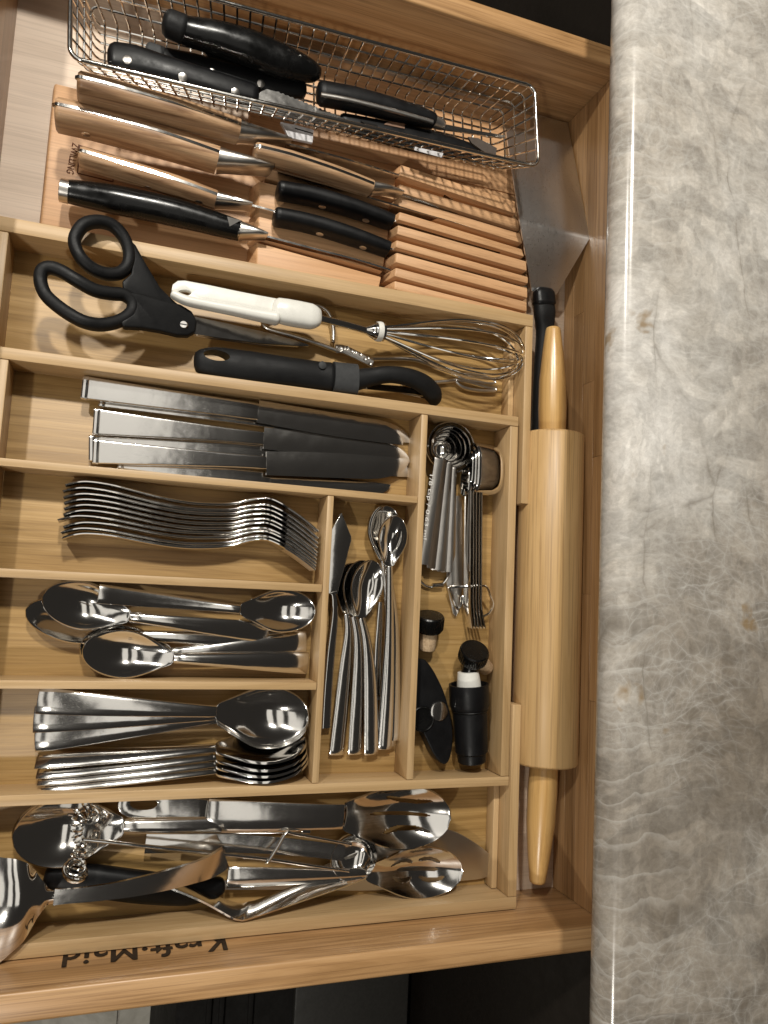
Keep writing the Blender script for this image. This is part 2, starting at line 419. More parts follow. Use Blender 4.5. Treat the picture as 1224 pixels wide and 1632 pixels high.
    mk = ramp(nt, [(0.52, (0, 0, 0)), (0.63, (0.5, 0.5, 0.5))], noise(nt, base, 9.0, 3))
    f = N(nt, 'ShaderNodeMath', operation='MULTIPLY'); nt.links.new(e, f.inputs[0]); nt.links.new(mk, f.inputs[1])
    col = mix(nt, f.outputs[0], col, (0.13, 0.105, 0.075))
    rs = ramp(nt, [(0.665, (0, 0, 0)), (0.72, (0.75, 0.75, 0.75))], noise(nt, warp, 17, 4, 0.6))
    col = mix(nt, rs, col, (0.27, 0.175, 0.075))
    nt.links.new(col, b.inputs['Base Color'])
    b.inputs['Roughness'].default_value = 0.17; b.inputs['Specular IOR Level'].default_value = 0.5
    bump(nt, b, med, 0.03, 0.0004)
    return m
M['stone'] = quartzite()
def marble_tile():
    m, nt, b = new_mat('floor_tile')
    v, _ = coords(nt, (1, 1, 1), 5)
    n = noise(nt, v, 9, 6, 0.65, 1.2)
    c = ramp(nt, [(0.35, (0.30, 0.28, 0.24)), (0.5, (0.42, 0.40, 0.35)), (0.65, (0.52, 0.50, 0.45))], n)
    nt.links.new(c, b.inputs['Base Color']); b.inputs['Roughness'].default_value = 0.35
    return m
M['tile'] = marble_tile()
M['grout'] = plain('grout', (0.30, 0.28, 0.25), 0.9)
# ------------------------------------------------------------------ SETTING: floor, cabinet, countertop, drawer
fl = MB().box(-2.5, 2.5, -2.5, 2.8, -0.80, -0.772).build('floor', M['grout'], kind='structure', loc=(0, 0, -0.8))
for ix in range(-3, 3):
    for iy in range(-5, 1):
        if not (-3 <= ix <= 2): continue
        x0, y0 = ix * 0.305 + 0.05, iy * 0.305 - 0.075
        MB().box(x0 + .002, x0 + .303, y0 + .002, y0 + .303, -0.7718, -0.768).build('tile', M['tile'], fl)
cab = thing('base_cabinet', 'dark brown base cabinet standing under the grey stone countertop', 'cabinet', (0.6, 0.1, -0.77))
XC = 0.402
for (y0, y1, z0, z1, n) in ((-1.3, -0.285, -0.70, 0.128, 'cabinet_panel'), (0.522, 1.4, -0.70, 0.128, 'cabinet_panel')):
    MB().box(XC, XC + 0.5, y0, y1, z0, z1).build(n, M['cabinet'], cab, 0.002)
MB().box(XC, XC + 0.5, -0.283, 0.520, -0.70, -0.04).build('lower_drawer', M['cabinet'], cab, 0.002)
MB().box(XC + 0.02, XC + 0.5, -0.283, 0.520, 0.098, 0.128).build('rail', M['cabinet'], cab, 0.002)
MB().box(XC + 0.06, XC + 0.5, -1.3, 1.4, -0.768, -0.702).build('toe_kick', M['cabinet'], cab)
# a darker front stands out below the bottom side of the drawer, with two bright trims
ap = thing('dark_appliance', 'black appliance front with thin metal trim below the drawer', 'appliance', (0.25, -0.5, -0.70))
MB().box(0.10, 0.398, -1.2, -0.30, -0.765, -0.36).build('body', M['dark'], ap, 0.004)
for x in (0.135, 0.150, 0.185):
    MB().box(x, x + 0.006, -1.15, -0.31, -0.359, -0.354).build('trim', M['dark'], ap, 0.001)
MB().box(0.24, 0.39, -1.1, -0.36, -0.359, -0.345).build('panel', plain('charcoal_panel', (0.04, 0.038, 0.034), 0.5, 0.3), ap, 0.003)
MB().box(-0.6, 0.40, 0.52, 1.6, -0.766, -0.755).build('floor_mat', M['dark'], None, 0.003)
tag(bpy.data.objects['floor_mat'], 'black mat on the kitchen floor beyond the drawer', 'floor mat')
# countertop with a bullnose edge
m = MB(); cx, cz, r = 0.346, 0.1475, 0.0154
prof = [(1.1, cz + r), (0.75, cz + r), (0.5, cz + r), (0.40, cz + r)]
for k in range(13):
    a = PI / 2 + PI * k / 12
    prof.append((cx + r * math.cos(a), cz + r * math.sin(a)))
prof += [(0.45, cz - r), (1.1, cz - r)]
rs = []
for i in range(25):
    y = -1.15 + 2.6 * i / 24
    dx = 0.0088 * (y - 0.5)
    rs.append([Vector((px_ + (dx if px_ < 0.45 else 0), y, pz)) for px_, pz in prof])
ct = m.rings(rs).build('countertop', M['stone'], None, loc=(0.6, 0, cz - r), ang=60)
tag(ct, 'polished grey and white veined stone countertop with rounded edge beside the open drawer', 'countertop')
# ---- drawer
XF, XB = -0.1134, 0.3825
YB, YT = -0.4385 * S, 0.8373 * S
HT, HB = 0.0837, 0.0792
dr = thing('drawer', 'open wooden kitchen drawer pulled out from under the stone countertop', 'drawer', (0.13, 0.12, -0.008))
MB().box(XF - .004, XB + .004, YB - .004, YT + .004, -0.006, 0).build('drawer_floor', M['birch'], dr)
MB().box(XF - 0.02, XB + 0.016, YT, YT + 0.0195, -0.012, HT).build('side_panel', M['oak_x'], dr, 0.0022, 3)
sp = MB().box(XF - 0.02, XB + 0.016, YB - 0.0185, YB, -0.012, HB).build('side_panel', M['oak_x'], dr, 0.0022, 3)
MB().box(XF - 0.019, XF, YB + .0002, YT - .0002, -0.012, HT).build('front_panel', M['oak_y'], dr, 0.001)
bk = MB().box(XB + 0.0012, XB + 0.0158, YB + .0002, YT - .0002, -0.012, HT - .001).build('back_panel', M['oak_y'], dr, 0.0008)
rows = [(0.0005, 0.0165), (0.0167, 0.0335), (0.0337, 0.051), (0.0512, 0.068), (0.0682, HT - 0.0005)]
for ri, (z0, z1) in enumerate(rows):
    y = YB + .0004
    brk = [[0.21, 0.40], [0.13, 0.33, 0.52], [0.26, 0.45], [0.17, 0.38], [0.10, 0.30, 0.50]][ri]
    cuts = [YB + .0004] + [YB + b for b in brk] + [YT - .0004]
    for a, b in zip(cuts[:-1], cuts[1:]):
        MB().box(XB, XB + 0.0013, a, b - .0002, z0, z1).build('stave', M['oak_y'], bk, 0.0001, 1)
# printed maker's name on the inner face of the near side
pa, pb = at_y(362, 1512, YB), at_y(98, 1546, YB)
zt = (pa.z + pb.z) / 2
lettering('Kraft·Maid', abs(pa.x - pb.x), (pa.x, YB, zt - .029), (-1, 0, 0), (0, 0, 1), M['print'], dr, 0.0003, height=0.0295, heavy=.0004)
# ------------------------------------------------------------------ ORGANIZER
def Y(u): return u * S
A0, A1, B0, B1 = Y(.4483), Y(.4292), Y(.2824), Y(.2674)
D10, D11, D20, D21, D30, D31 = Y(.1452), Y(.1354), Y(.0121), Y(.0014), Y(-.1194), Y(-.1296)
E1, E0, G1, G0 = Y(-.2517), Y(-.2646), Y(-.4200), Y(-.4368)
R0, R1, OU0, OU1, OL0, OL1 = Y(.5523), Y(.5388), Y(.5739), Y(.561), Y(.5703), Y(.5560)
V10, V11, V20, V21, L1, L2 = Y(.3928), Y(.403), Y(.2583), Y(.2675), Y(-.1689), Y(-.1538)
ZF, ZO = 0.0091, 0.0065
OUE, OLE = at(840, 803).y, at(833, 1123).y
og = thing('drawer_organizer', 'expandable bamboo cutlery organizer with eight compartments in the drawer', 'organizer', (0.1, 0, 0.001))
bx, by = M['bamboo_x'], M['bamboo_y']
def wall(n, x0, x1, y0, y1, z0, z1, mt): return MB().box(x0, x1, y0, y1, z0, z1).build(n, mt, og, 0.0007, 2)
e = .0003
# sliding trays
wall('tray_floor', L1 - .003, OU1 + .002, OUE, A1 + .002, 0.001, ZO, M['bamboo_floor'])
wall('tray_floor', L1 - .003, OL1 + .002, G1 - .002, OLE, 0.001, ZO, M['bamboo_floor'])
wall('tray_wall', L1 - .0085, OU0, A1, A0, 0.0008, ZT, bx)
wall('tray_wall', OU1, OU0, OUE, A1 - e, 0.0008, ZT, by)
wall('tray_wall', L1 - .0085, L1, B0 + e, A1 - e, 0.0008, ZT, by)
wall('tray_wall', L1 - .0085, OL0, G0, G1, 0.0008, ZT, bx)
wall('tray_wall', OL1, OL0, G1 + e, OLE, 0.0008, ZT, by)
wall('tray_wall', L1 - .0085, L1, G1 + e, E0 - e, 0.0008, ZT, by)
for (x, y0, y1) in ((OU1, B0 + e, A1 - 2 * e), (OL1, G1 + 2 * e, E0 - e)):
    wall('rail', x - .0055, x - .0003, y0, y1, ZO + .0002, ZO + 0.013, by)
# centre tray
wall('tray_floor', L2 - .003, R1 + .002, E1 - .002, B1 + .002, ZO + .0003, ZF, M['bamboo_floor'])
wall('tray_wall', L2 - .0075, R0, B1, B0, ZO + .0004, ZT + .0006, bx)
wall('tray_wall', L2 - .0075, R0, E0, E1, ZO + .0004, ZT + .0006, bx)
wall('tray_wall', R1, R0, E1 + e, B1 - e, ZO + .0004, ZT + .0004, by)
wall('tray_wall', L2 - .0075, L2, E1 + e, B1 - e, ZO + .0004, ZT + .0004, by)
zz = ZF + .0002
wall('divider', V10, V11, E1 + e, B1 - e, zz, ZT + .0004, by)
wall('divider', L2 + e, V10 - e, D11, D10, zz, ZT + .0003, bx)
wall('divider', V20, V21, E1 + e, D11 - e, zz, ZT + .0004, by)
wall('divider', L2 + e, V20 - e, D21, D20, zz, ZT + .0003, bx)
wall('divider', L2 + e, V20 - e, D31, D30, zz, ZT + .0003, bx)
# ------------------------------------------------------------------ KNIFE BLOCK
kb = thing('knife_block', 'beech in-drawer knife block with slotted slats beside the bamboo organizer', 'knife block', (0.1, 0.32, 0.0005))
ZP, ZM, ZSL, ZSR = 0.0105, 0.0275, 0.0370, 0.0290
def quad_slab(tl, tr, br, bl, zl, zr, zb, name, lean=0.0, mt=None, bevel=0.0012):
    a, b, c, d = at(*bl, zl), at(*br, zr), at(*tr, zr), at(*tl, zl)
    lo = [Vector((p.x, p.y, zb)) for p in (a, b, c, d)]
    lo[0].x -= lean; lo[3].x -= lean
    return MB().hexa(lo + [a, b, c, d]).build(name, mt or M['beech'], kb, bevel, 2)
xr = at(842, 400, 0.01).x
p_tl, p_bl = at(87, 132, ZP), at(63, 352, ZP)
yt = p_tl.y
MB().hexa([(p_tl.x - .002, A0 + .0006, .0006), (xr - .002, A0 + .0006, .0006), (xr - .002, yt, .0006), (p_tl.x - .002, yt, .0006),
           (p_tl.x, A0 + .0006, ZP), (xr, A0 + .0006, ZP), (xr, yt, ZP), (p_tl.x, yt, ZP)]).build('base', M['beech'], kb, 0.0015)
zq = ZP + .0003
xb0 = at(400, 150, ZP).x
MB().box(xb0, xr - .001, yt + .0006, YT - .010, .0006, ZP - .0006).build('rear_board', M['beech'], kb, 0.0012)
quad_slab((414, 222), (632, 274), (628, 318), (414, 262), ZM, ZM, zq, 'step_slat', .006)
quad_slab((413, 288), (620, 338), (618, 383), (412, 329), ZM, ZM, zq, 'step_slat', .006)
quad_slab((413, 336), (616, 391), (610, 433), (410, 379), ZM, ZM, zq, 'step_slat', .006)
quad_slab((410, 386), (608, 441), (600, 476), (409, 432), ZM, ZM, zq, 'step_slat', .006)
SL = [((639, 262), (822, 321), (823, 341), (637, 279)), ((637, 293), (827, 350), (828, 367), (636, 306)),
      ((637, 313.5), (830, 372), (833, 388), (636, 328)), ((637, 337), (833, 397), (836, 409), (635, 350)),
      ((634, 358), (839, 416), (840, 432), (633, 373)), ((632, 382), (842, 441), (842, 452), (631, 394)),
      ((632, 402), (841, 459), (841, 475), (631, 418)), ((631, 426), (840, 481), (840, 497), (629, 440)),
      ((629, 447), (840, 500), (840, 512), (629, 461))]
for tl, tr, br, bl in SL:
    quad_slab(tl, tr, br, bl, ZSL, ZSR, zq, 'slat', .007)
# branded name and frame on the low plateau
zl = ZP
pA, pB = at(126, 226, zl), at(116, 274, zl)
lettering('ZWILLING', (pA - pB).length, at(115.5, 227, zl + .0002), (pB - pA), Vector((0, 0, 1)).cross(pB - pA), M['burn'], kb, 0.0003, height=0.0052)
fr = [at(127, 232, zl), at(123.5, 276, zl), at(180, 290, zl), at(182, 248, zl)]
for a, b in zip(fr, fr[1:] + fr[:1]):
    d = (b - a).normalized() * .0004; n = Vector((-d.y, d.x, 0))
    MB().prism([a - n, b - n, b + n, a + n], (0, 0, .0002)).build('brand_line', M['burn'], kb)
# ---- knives standing in the block
from mathutils.bvhtree import BVHTree
def surf(px, py, ob):
    """where the sight line through a photo pixel meets a part, and the normal there"""
    off = OFF[ob.name]; me = ob.data
    tr = BVHTree.FromPolygons([v.co + off for v in me.vertices], [tuple(p.vertices) for p in me.polygons])
    d = (RT @ Vector(((px - 612) / F_PX, -(py - 816) / F_PX, -1.0))).normalized()
    h = tr.ray_cast(CAM, d)
    if h[0] is None: return None, None
    nr = h[1]
    return h[0], (nr if nr.dot(d) < 0 else -nr)
def px_path(pts, z): return [at(p[0], p[1], p[2] if len(p) > 2 else z) for p in pts]
def block_knife(label, hp, zc, W, H, bol, bolw, blade, ztop, depth, hmat, scale_strip=True, rivets=(), cap=None, grp='kitchen knives in the beech block', power=2.8):
    """hp: handle axis pixels, zc: axis height; bol: bolster axis px; blade: spine px list"""
    P = [at(q[0], q[1], q[2] if len(q) > 2 else zc) for q in hp]
    t = thing('kitchen_knife', label, 'knife', (P[0].x, P[0].y, zc - max(H) / 2), grp)
    path = cat(P, 6); n = len(path)
    k = [i / (n - 1) for i in range(n)]
    ks = [i / (len(W) - 1) for i in range(len(W))]
    Wi = [interp(ks, W, q) for q in k]; Hi = [interp(ks, H, q) for q in k]
    for q in (0, 1):    # rounded butt
        pass
    d = (path[1] - path[0]).normalized()
    path = [path[0] - d * .0022, path[0] - d * .0016] + path
    Wi = [Wi[0] * .45, Wi[0] * .82] + Wi; Hi = [Hi[0] * .6, Hi[0] * .88] + Hi
    hnd = MB().loft(path, Wi, Hi, 20, power).build('handle', hmat, t, ang=50)
    if scale_strip:
        pts = [p + Vector((0, 0, h / 2 - .0018)) for p, h in zip(path, Hi)]
        MB().loft(pts[1:], [.0030] * (len(pts) - 1), [.0044] * (len(pts) - 1), 8, 6).build('tang', M['steel'], t)
        MB().loft([path[0] + d * .0006, path[1] - d * .0004, path[1] + d * .0008], [.0028] * 3, [Hi[0] * .9] * 3, 8, 5).build('tang_end', M['steel'], t)
    if bol:
        B = [at(q[0], q[1], (q[2] if len(q) > 2 else zc) + max(H) * .12) for q in bol]
        bp = cat([path[-1]] + B, 6); m = len(bp)
        bw = [lerp(W[-1], bolw, (i / (m - 1)) ** .8) for i in range(m)]; bh = [lerp(H[-1], H[-1] * .8, i / (m - 1)) for i in range(m)]
        MB().loft(bp, bw, bh, 16, 2.6).build('bolster', M['satin'], t)
    sp_ = [at(p[0], p[1], (p[2] if len(p) > 2 else ztop) + .0025) for p in blade]
    sp_ = cat(sp_, 6); q = len(sp_); mb = MB(); rows = []
    for i, p in enumerate(sp_):
        f = i / (q - 1); dz = depth * (1 - max(0, (f - .75) / .25) ** 2 * .9)
        bot = max(ZP + .0008, p.z - dz)
        rows.append([Vector((p.x, p.y, lerp(bot, p.z, u))) for u in (0, .5, 1)])
    mb.sheet(rows, [0.0016] * q).build('blade', M['blade'], t)
    for (x, y) in rivets:
        p, nr = surf(x, y, hnd)
        if p: MB().lathe(p - nr * .001, p + nr * .0003, [(0, .0031), (.8, .0031), (1, .0027)], 16).build('rivet', M['satin'], t)
    if cap:
        MB().lathe(at(*cap[0], zc), at(*cap[1], zc), [(0, cap[2] * .9), (.08, cap[2]), (1, cap[2] * 1.0)], 24).build('end_cap', M['satin'], t)
    return t
ol = M['olive']
block_knife('wooden handled knife with steel spine strip nearest the wire basket', [(128, 139, .064), (180, 152, .063), (280, 180, .060), (379, 210, .055)], .0600, [.0165, .017, .0175, .0155], [.024, .0245, .024, .021], [(420, 219, .0520), (460, 229, .0490)], .0035,
            [(455, 228, .0520), (540, 250, .0450), (620, 274, .0350), (680, 293, .0285), (722, 317, .0235)], .0385, .022, ol)
block_knife('largest wooden handled knife, second from the wire basket', [(93, 184, .045), (150, 197, .0445), (250, 224, .043), (346, 255, .041)], .0430, [.0190, .0195, .020, .0175], [.028, .0285, .028, .0245], [(395, 264, .0395), (432, 271, .038)], .004,
            [(428, 268, .0425), (520, 294, .0390), (620, 324, .0345), (720, 352, .031), (790, 373, .0275), (830, 389, .0225)], .0385, .030, ol, rivets=[(137, 214)])
block_knife('slim wooden handled knife with two rivets beside the black handled knife with steel cap', [(131, 252), (200, 273), (280, 297), (344, 319)], .0340, [.0120, .0125, .0125, .011], [.021, .0215, .021, .019], [(375, 325), (400, 330)], .003,
            [(398, 326), (440, 337), (520, 360), (620, 385)], .0320, .018, ol, rivets=[(236, 300), (317, 323)])
block_knife('short wooden handled knife lying in the middle of the block', [(408, 243, .0500), (460, 256, .0490), (530, 278, .0465), (591, 300, .0430)], .0450, [.0118, .0125, .012, .0105], [.0190, .0195, .018, .016], [(615, 303, .0405), (638, 310, .0375)], .003,
            [(636, 309, .0390), (660, 317, .0345), (730, 339, .0265), (827, 369, .0215)], .0345, .016, ol)
kx = block_knife('black handled knife with a steel end cap at the edge of the block', [(107, 305), (180, 318), (280, 339), (382, 368)], .0300, [.0165, .0215, .0215, .0155], [.0165, .0205, .0205, .0165], [(405, 372), (425, 377)], .0030,
            [(420, 375), (500, 396), (570, 414), (622, 430)], .0300, .016, M['black_gloss'], scale_strip=False, cap=((95, 302.5), (110, 306), .0086), power=2.1)
MB().add([at(362, 345, .0402), at(384, 351, .0392), at(366, 361, .0386)], [(0, 1, 2)]).add([at(362, 345, .0399), at(384, 351, .0389), at(366, 361, .0383)], [(2, 1, 0)]).build('emblem', M['satin'], kx)
bk1 = block_knife('small black handled knife with two rivets, nearer the wire basket', [(445, 304), (500, 314), (565, 333), (624, 355)], .0375, [.0125, .0130, .0125, .0110], [.0195, .019, .0195, .018], [], .0100,
            [(622, 349, .0310), (640, 355, .0300), (720, 379, .0265), (836, 412, .0215)], .0335, .014, M['black'], scale_strip=False, rivets=[(513.5, 330), (583, 351.6)])
block_knife('small black handled knife with two rivets, nearer the bamboo organizer', [(440, 346), (495, 357), (560, 377), (618, 398)], .0375, [.0125, .0130, .0125, .0110], [.0195, .019, .0195, .018], [], .0100,
            [(616, 394, .0310), (640, 401, .0300), (720, 423, .0265), (840, 457, .0215)], .0335, .014, M['black'], scale_strip=False, rivets=[(509.5, 373.5), (578.5, 395)])
# ------------------------------------------------------------------ WIRE BASKET
ZR, ZB = 0.0830, 0.0375
c_nl, c_nr, c_fr = at(111, 92, ZR), at(858, 266, ZR), at(852, 138, ZR)
c_fl = Vector((c_nl.x + (c_fr.x - c_nr.x), c_nl.y + (c_fr.y - c_nr.y), ZR))
wb = thing('wire_basket', 'long chrome wire basket holding black handled knives along the far drawer side', 'basket', ((c_nl.x + c_nr.x) / 2, (c_nl.y + c_fr.y) / 2, ZB))
ux = (c_nr - c_nl); Lx = ux.length; ux.normalize(); uy = (c_fr - c_nr); Ly = uy.length; uy.normalize()
def bp_(u, v, z):            # u along, v across (metres) on the level z, tapering towards the floor
    f = (ZR - z) / (ZR - ZB)
    tx, ty = 0.016 * f, 0.006 * f
    uu = lerp(tx, Lx - tx, u); vv = lerp(ty * 3.0, Ly - ty * .8, v)
    q = c_nl + ux * uu + uy * vv; return Vector((q.x, q.y, z))
def ring_path(z, rad):
    pts = []
    f = (ZR - z) / (ZR - ZB); tx, ty = .016 * f, .006 * f
    for (cu, cv, a0) in ((0, 0, 180), (1, 0, 270), (1, 1, 0), (0, 1, 90)):
        cxu = lerp(tx, Lx - tx, cu) + (rad if cu == 0 else -rad); cyv = lerp(ty * 3.0, Ly - ty * .8, cv) + (rad if cv == 0 else -rad)
        for k in range(6):
            a = math.radians(a0 + 90 * k / 5)
            q = c_nl + ux * (cxu + rad * math.cos(a)) + uy * (cyv + rad * math.sin(a)); pts.append(Vector((q.x, q.y, z)))
    return pts
MB().tube(ring_path(ZR, .008), .0017, 10, True).build('rim', M['chrome'], wb)
for k in (1, 2, 3):
    MB().tube(ring_path(lerp(ZR, ZB, k / 4), .005),   .0009, 6, True).build('wire', M['chrome'], wb)
nU = 37
for i in range(nU):
    u = (i + .6) / nU
    pth = [bp_(u, 0, ZR), bp_(u, 0, lerp(ZR, ZB, .5)), bp_(u, 0, ZB + .003), bp_(u, .04, ZB), bp_(u, .5, ZB), bp_(u, .96, ZB), bp_(u, 1, ZB + .003), bp_(u, 1, lerp(ZR, ZB, .5)), bp_(u, 1, ZR)]
    MB().tube(pth,   .0009, 6).build('wire', M['chrome'], wb)
for j in range(7):
    v = (j + .5) / 7
    pth = [bp_(0, v, ZR), bp_(0, v, ZB + .003), bp_(.006, v, ZB - .0012), bp_(.5, v, ZB - .0012), bp_(.994, v, ZB - .0012), bp_(1, v, ZB + .003), bp_(1, v, ZR)]
    MB().tube(pth,   .0009, 6).build('wire', M['chrome'], wb)
# ---- things in the basket
def lofted(name, hp, W, H, mt, parent, power=2.4, n=18, k=6, ends=True, roll=0):
    P = [at(p[0], p[1], p[2]) for p in hp]; path = cat(P, k); m = len(path)
    ks = [i / (len(W) - 1) for i in range(len(W))]
    Wi = [interp(ks, W, i / (m - 1)) for i in range(m)]; Hi = [interp(ks, H, i / (m - 1)) for i in range(m)]
    if ends:
        d = (path[1] - path[0]).normalized(); d2 = (path[-1] - path[-2]).normalized()
        path = [path[0] - d * W[0] * .22, path[0] - d * W[0] * .15] + path + [path[-1] + d2 * W[-1] * .15, path[-1] + d2 * W[-1] * .22]
        Wi = [Wi[0] * .4, Wi[0] * .8] + Wi + [Wi[-1] * .8, Wi[-1] * .4]; Hi = [Hi[0] * .4, Hi[0] * .8] + Hi + [Hi[-1] * .8, Hi[-1] * .4]
    return MB().loft(path, Wi, Hi, n, power, roll=roll).build(name, mt, parent, ang=50)
def px_blade(pts, z, thick, mt, parent, name='blade', bevel=0.0):
    P = [at(p[0], p[1], p[2] if len(p) > 2 else z) for p in pts]
    nrm = (P[1] - P[0]).cross(P[2] - P[0]).normalized()
    if nrm.z < 0: nrm = -nrm
    return MB().prism(P, nrm * -thick).build(name, mt, parent, bevel)
def disc(x, y, z, r, mt, parent, name='rivet', h=.0006, axis=(0, 0, 1)):
    c = at(x, y, z); a = Vector(axis).normalized()
    return MB().lathe(c - a * h, c + a * h, [(0, r), (.7, r), (1, r * .8)], 16).build(name, mt, parent)
def start(name, label, cat_, px, py, z, group=None):
    return thing(name, label, cat_, at(px, py, z), group)
def rivs(t, pts, r):
    h = [c for c in t.children if c.name.startswith('handle')][0]
    for x, y in pts:
        p, nr = surf(x, y, h)
        if p: MB().lathe(p - nr * .001, p + nr * .0003, [(0, r), (.8, r), (1, r * .85)], 16).build('rivet', M['satin'], t)
gB = 'knives in the wire basket'
t = start('basket_knife', 'thick glossy black handled tool lying uppermost in the wire basket', 'knife', 270, 37, .055, gB)
lofted('handle', [(268, 38, .066), (300, 50, .065), (350, 62, .064), (400, 78, .063), (450, 98, .061), (490, 112, .060), (506, 117, .059)], [.018, .0195, .024, .0265, .0255, .018, .011], [.018, .019, .022, .023, .022, .017, .011], M['black_gloss'], t)
lofted('grip_ring', [(268, 37, .0665), (292, 47, .0663)], [.0187, .0197], [.0188, .0194], M['rubber'], t)
px_blade([(315, 70), (340, 100), (420, 122), (470, 128), (480, 118), (400, 95)], .050, .0016, M['black'], t, 'guard')
t = start('basket_knife', 'black handled serrated knife with three round rivets in the wire basket', 'knife', 180, 85, .045, gB)
lofted('handle', [(182, 91, .052), (215, 97, .053), (260, 110, .053), (310, 124, .053), (365, 141, .052), (405, 152, .051)], [.0215, .0225, .020, .0185, .0185, .016], [.011, .0125, .0125, .012, .012, .011], M['black'], t, 3)
rivs(t, ((203, 95), (291.5, 123), (375.5, 147.5)), .0034)
ser = [(400, 152), (402, 158), (416, 146), (425, 142)]
for k in range(17):
    x0, y0 = lerp(440, 566, k / 17), lerp(146, 196, k / 17)
    ser += [(x0, y0), (x0 + 4.2, y0 - .2)]
ser += [(574, 200), (565, 206), (520, 196), (460, 182), (402, 170)]
px_blade(ser, .0525, .0013, M['blade'], t)
t = start('basket_knife', 'black handled knife with riveted grip lying behind the serrated knife in the basket', 'knife', 240, 82, .045, gB)
lofted('handle', [(262, 90, .0475), (310, 104, .048), (360, 117, .048), (410, 130, .048), (455, 138, .048), (482, 142, .048)], [.012, .0165, .0175, .017, .0165, .014], [.010, .011, .011, .011, .011, .010], M['black'], t, 3)
lofted('end_cap', [(237, 81, .0478), (260, 89, .0478)], [.012, .0122], [.0095, .0096], M['grey_rubber'], t, 3)
rivs(t, ((338, 115), (416, 133)), .0030)
t = start('basket_knife', 'black handled knife with a silver spine strip near the far end of the basket', 'knife', 600, 165, .045, gB)
hp = [(512, 149, .054), (560, 158, .054), (620, 173, .053), (670, 187, .052), (690, 193, .0515)]
lofted('handle', hp, [.0185, .0185, .0175, .015, .012], [.017, .018, .017, .015, .013], M['black'], t, 2.6)
P = cat([at(x, y + 1.5, z + .0086) for x, y, z in hp], 5)
MB().loft(P, [.0032] * len(P), [.0022] * len(P), 8, 5).build('tang', M['satin'], t)
lofted('bolster', [(690, 193, .0520), (706, 200, .0515)], [.0115, .008], [.0105, .008], M['satin'], t)
px_blade([(705, 197), (760, 208), (806, 216), (800, 220), (705, 206)], .052, .0014, M['blade'], t)
t = start('basket_knife', 'black handled knife lowest in the basket with a worn end near the spatula', 'knife', 650, 220, .042, gB)
lofted('handle', [(545, 193, .046), (600, 208, .046), (660, 222, .046), (720, 236, .046), (762, 245, .046)], [.012, .018, .020, .019, .012], [.011, .013, .014, .013, .009], M['black'], t, 2.4)
px_blade([(746, 218), (762, 220), (792, 236), (790, 248), (775, 244), (752, 228)], .053, .002, plain('worn_brown_plastic', (0.055, 0.04, 0.03), 0.5), t, 'worn_end')
px_blade([(662, 231), (707, 243), (704, 251), (660, 239)], .0538, .0004, M['paper'], t, 'printed_label')
px_blade([(620, 193), (645, 197), (645, 205), (612, 198)], .0530, .001, plain('brown_tape', (0.17, 0.09, 0.05), 0.5), t, 'brown_patch')
px_blade([(575, 192), (602, 199), (602, 207), (590, 204)], .0535, .0012, M['steel'], t, 'steel_tip')
t = start('sleeve', 'small grey cardboard blade sleeve seen through the basket side', 'sleeve', 480, 210, .040)
px_blade([(447, 194), (470, 199), (500, 207), (498, 227), (460, 219), (455, 208)], .0420, .003, M['paper'], t, 'sleeve_body')
px_blade([(470, 203.5), (499, 212), (499, 213.5), (470, 205)], .0423, .0004, M['print'], t, 'fold_line')
# ------------------------------------------------------------------ SPATULA
t = start('spatula', 'wide brushed steel spatula with black handle beside the knife block', 'spatula', 870, 400, .004)
zfar, zfold, zh = .003, .040, .0215
far = [at(800, 170, zfar), at(904, 196.5, zfar)]
fold = [at(828, 355.5, zfold), at(939, 380, zfold)]
neck = [at(847, 463.5, zh), at(886, 470, zh)]
rows = []
for a, b in zip([far, fold], [fold, neck]):
    for q in ([0, .5, .97] if a is far else [0.03, .5, 1]):
        l, r_ = a[0].lerp(b[0], q), a[1].lerp(b[1], q)
        rows.append([l.lerp(r_, k / 6) for k in range(7)])
MB().sheet(rows, .0014).build('blade', M['brushed'], t, ang=70)
lofted('handle', [(866, 468, .0270), (868, 500, .0250), (868, 530, .0215), (862, 600, .0170), (858, 690, .0125), (856, 760, .0105)], [.0195, .0205, .0155, .0130, .0130, .0135], [.0105, .014, .013, .012, .012, .012], M['rubber'], t, 2.6)
lofted('collar', [(866.5, 466, .0268), (867, 484, .0262)], [.0200, .0212], [.0112, .0145], M['black'], t, 3.5)
# ------------------------------------------------------------------ ROLLING PIN
rb = .0285
xa = OU0 + rb - .0012
ya, yb_ = at(886, 694, .03).y, at(874, 1216, .03).y
t = thing('rolling_pin', 'pale maple rolling pin with tapered handles lying along the drawer back', 'rolling pin', (xa, (ya + yb_) / 2, 0.0006))
zc = rb + .0008
MB().lathe((xa, ya, zc), (xa - .001, yb_, zc), [(0, rb - .0025), (.003, rb - .0008), (.008, rb), (.5, rb), (.992, rb), (.997, rb - .0008), (1, rb - .0025)], 48).build('barrel', M['maple'], t, ang=50)
tip1, tip2 = at(882, 522, .030), at(849, 1402, .022)
hm = wood('handle_maple', (0.66, 0.42, 0.17), (0.60, 0.365, 0.135), (0.50, 0.28, 0.09), 'y', rings=.8, streak=.25, rough=.3, coat=.35)
hprof = [(0, .0112), (.02, .0120), (.25, .0126), (.5, .0122), (.75, .0098), (.97, .0070), (.992, .0064), (1, .0052)]
MB().lathe((xa, ya - .0002, zc), (tip1.x, tip1.y, zc), hprof, 28).build('handle', hm, t, ang=50)
MB().lathe((xa - .001, yb_ + .0002, zc), (tip2.x, tip2.y, zc), hprof, 28).build('handle', hm, t, ang=50)
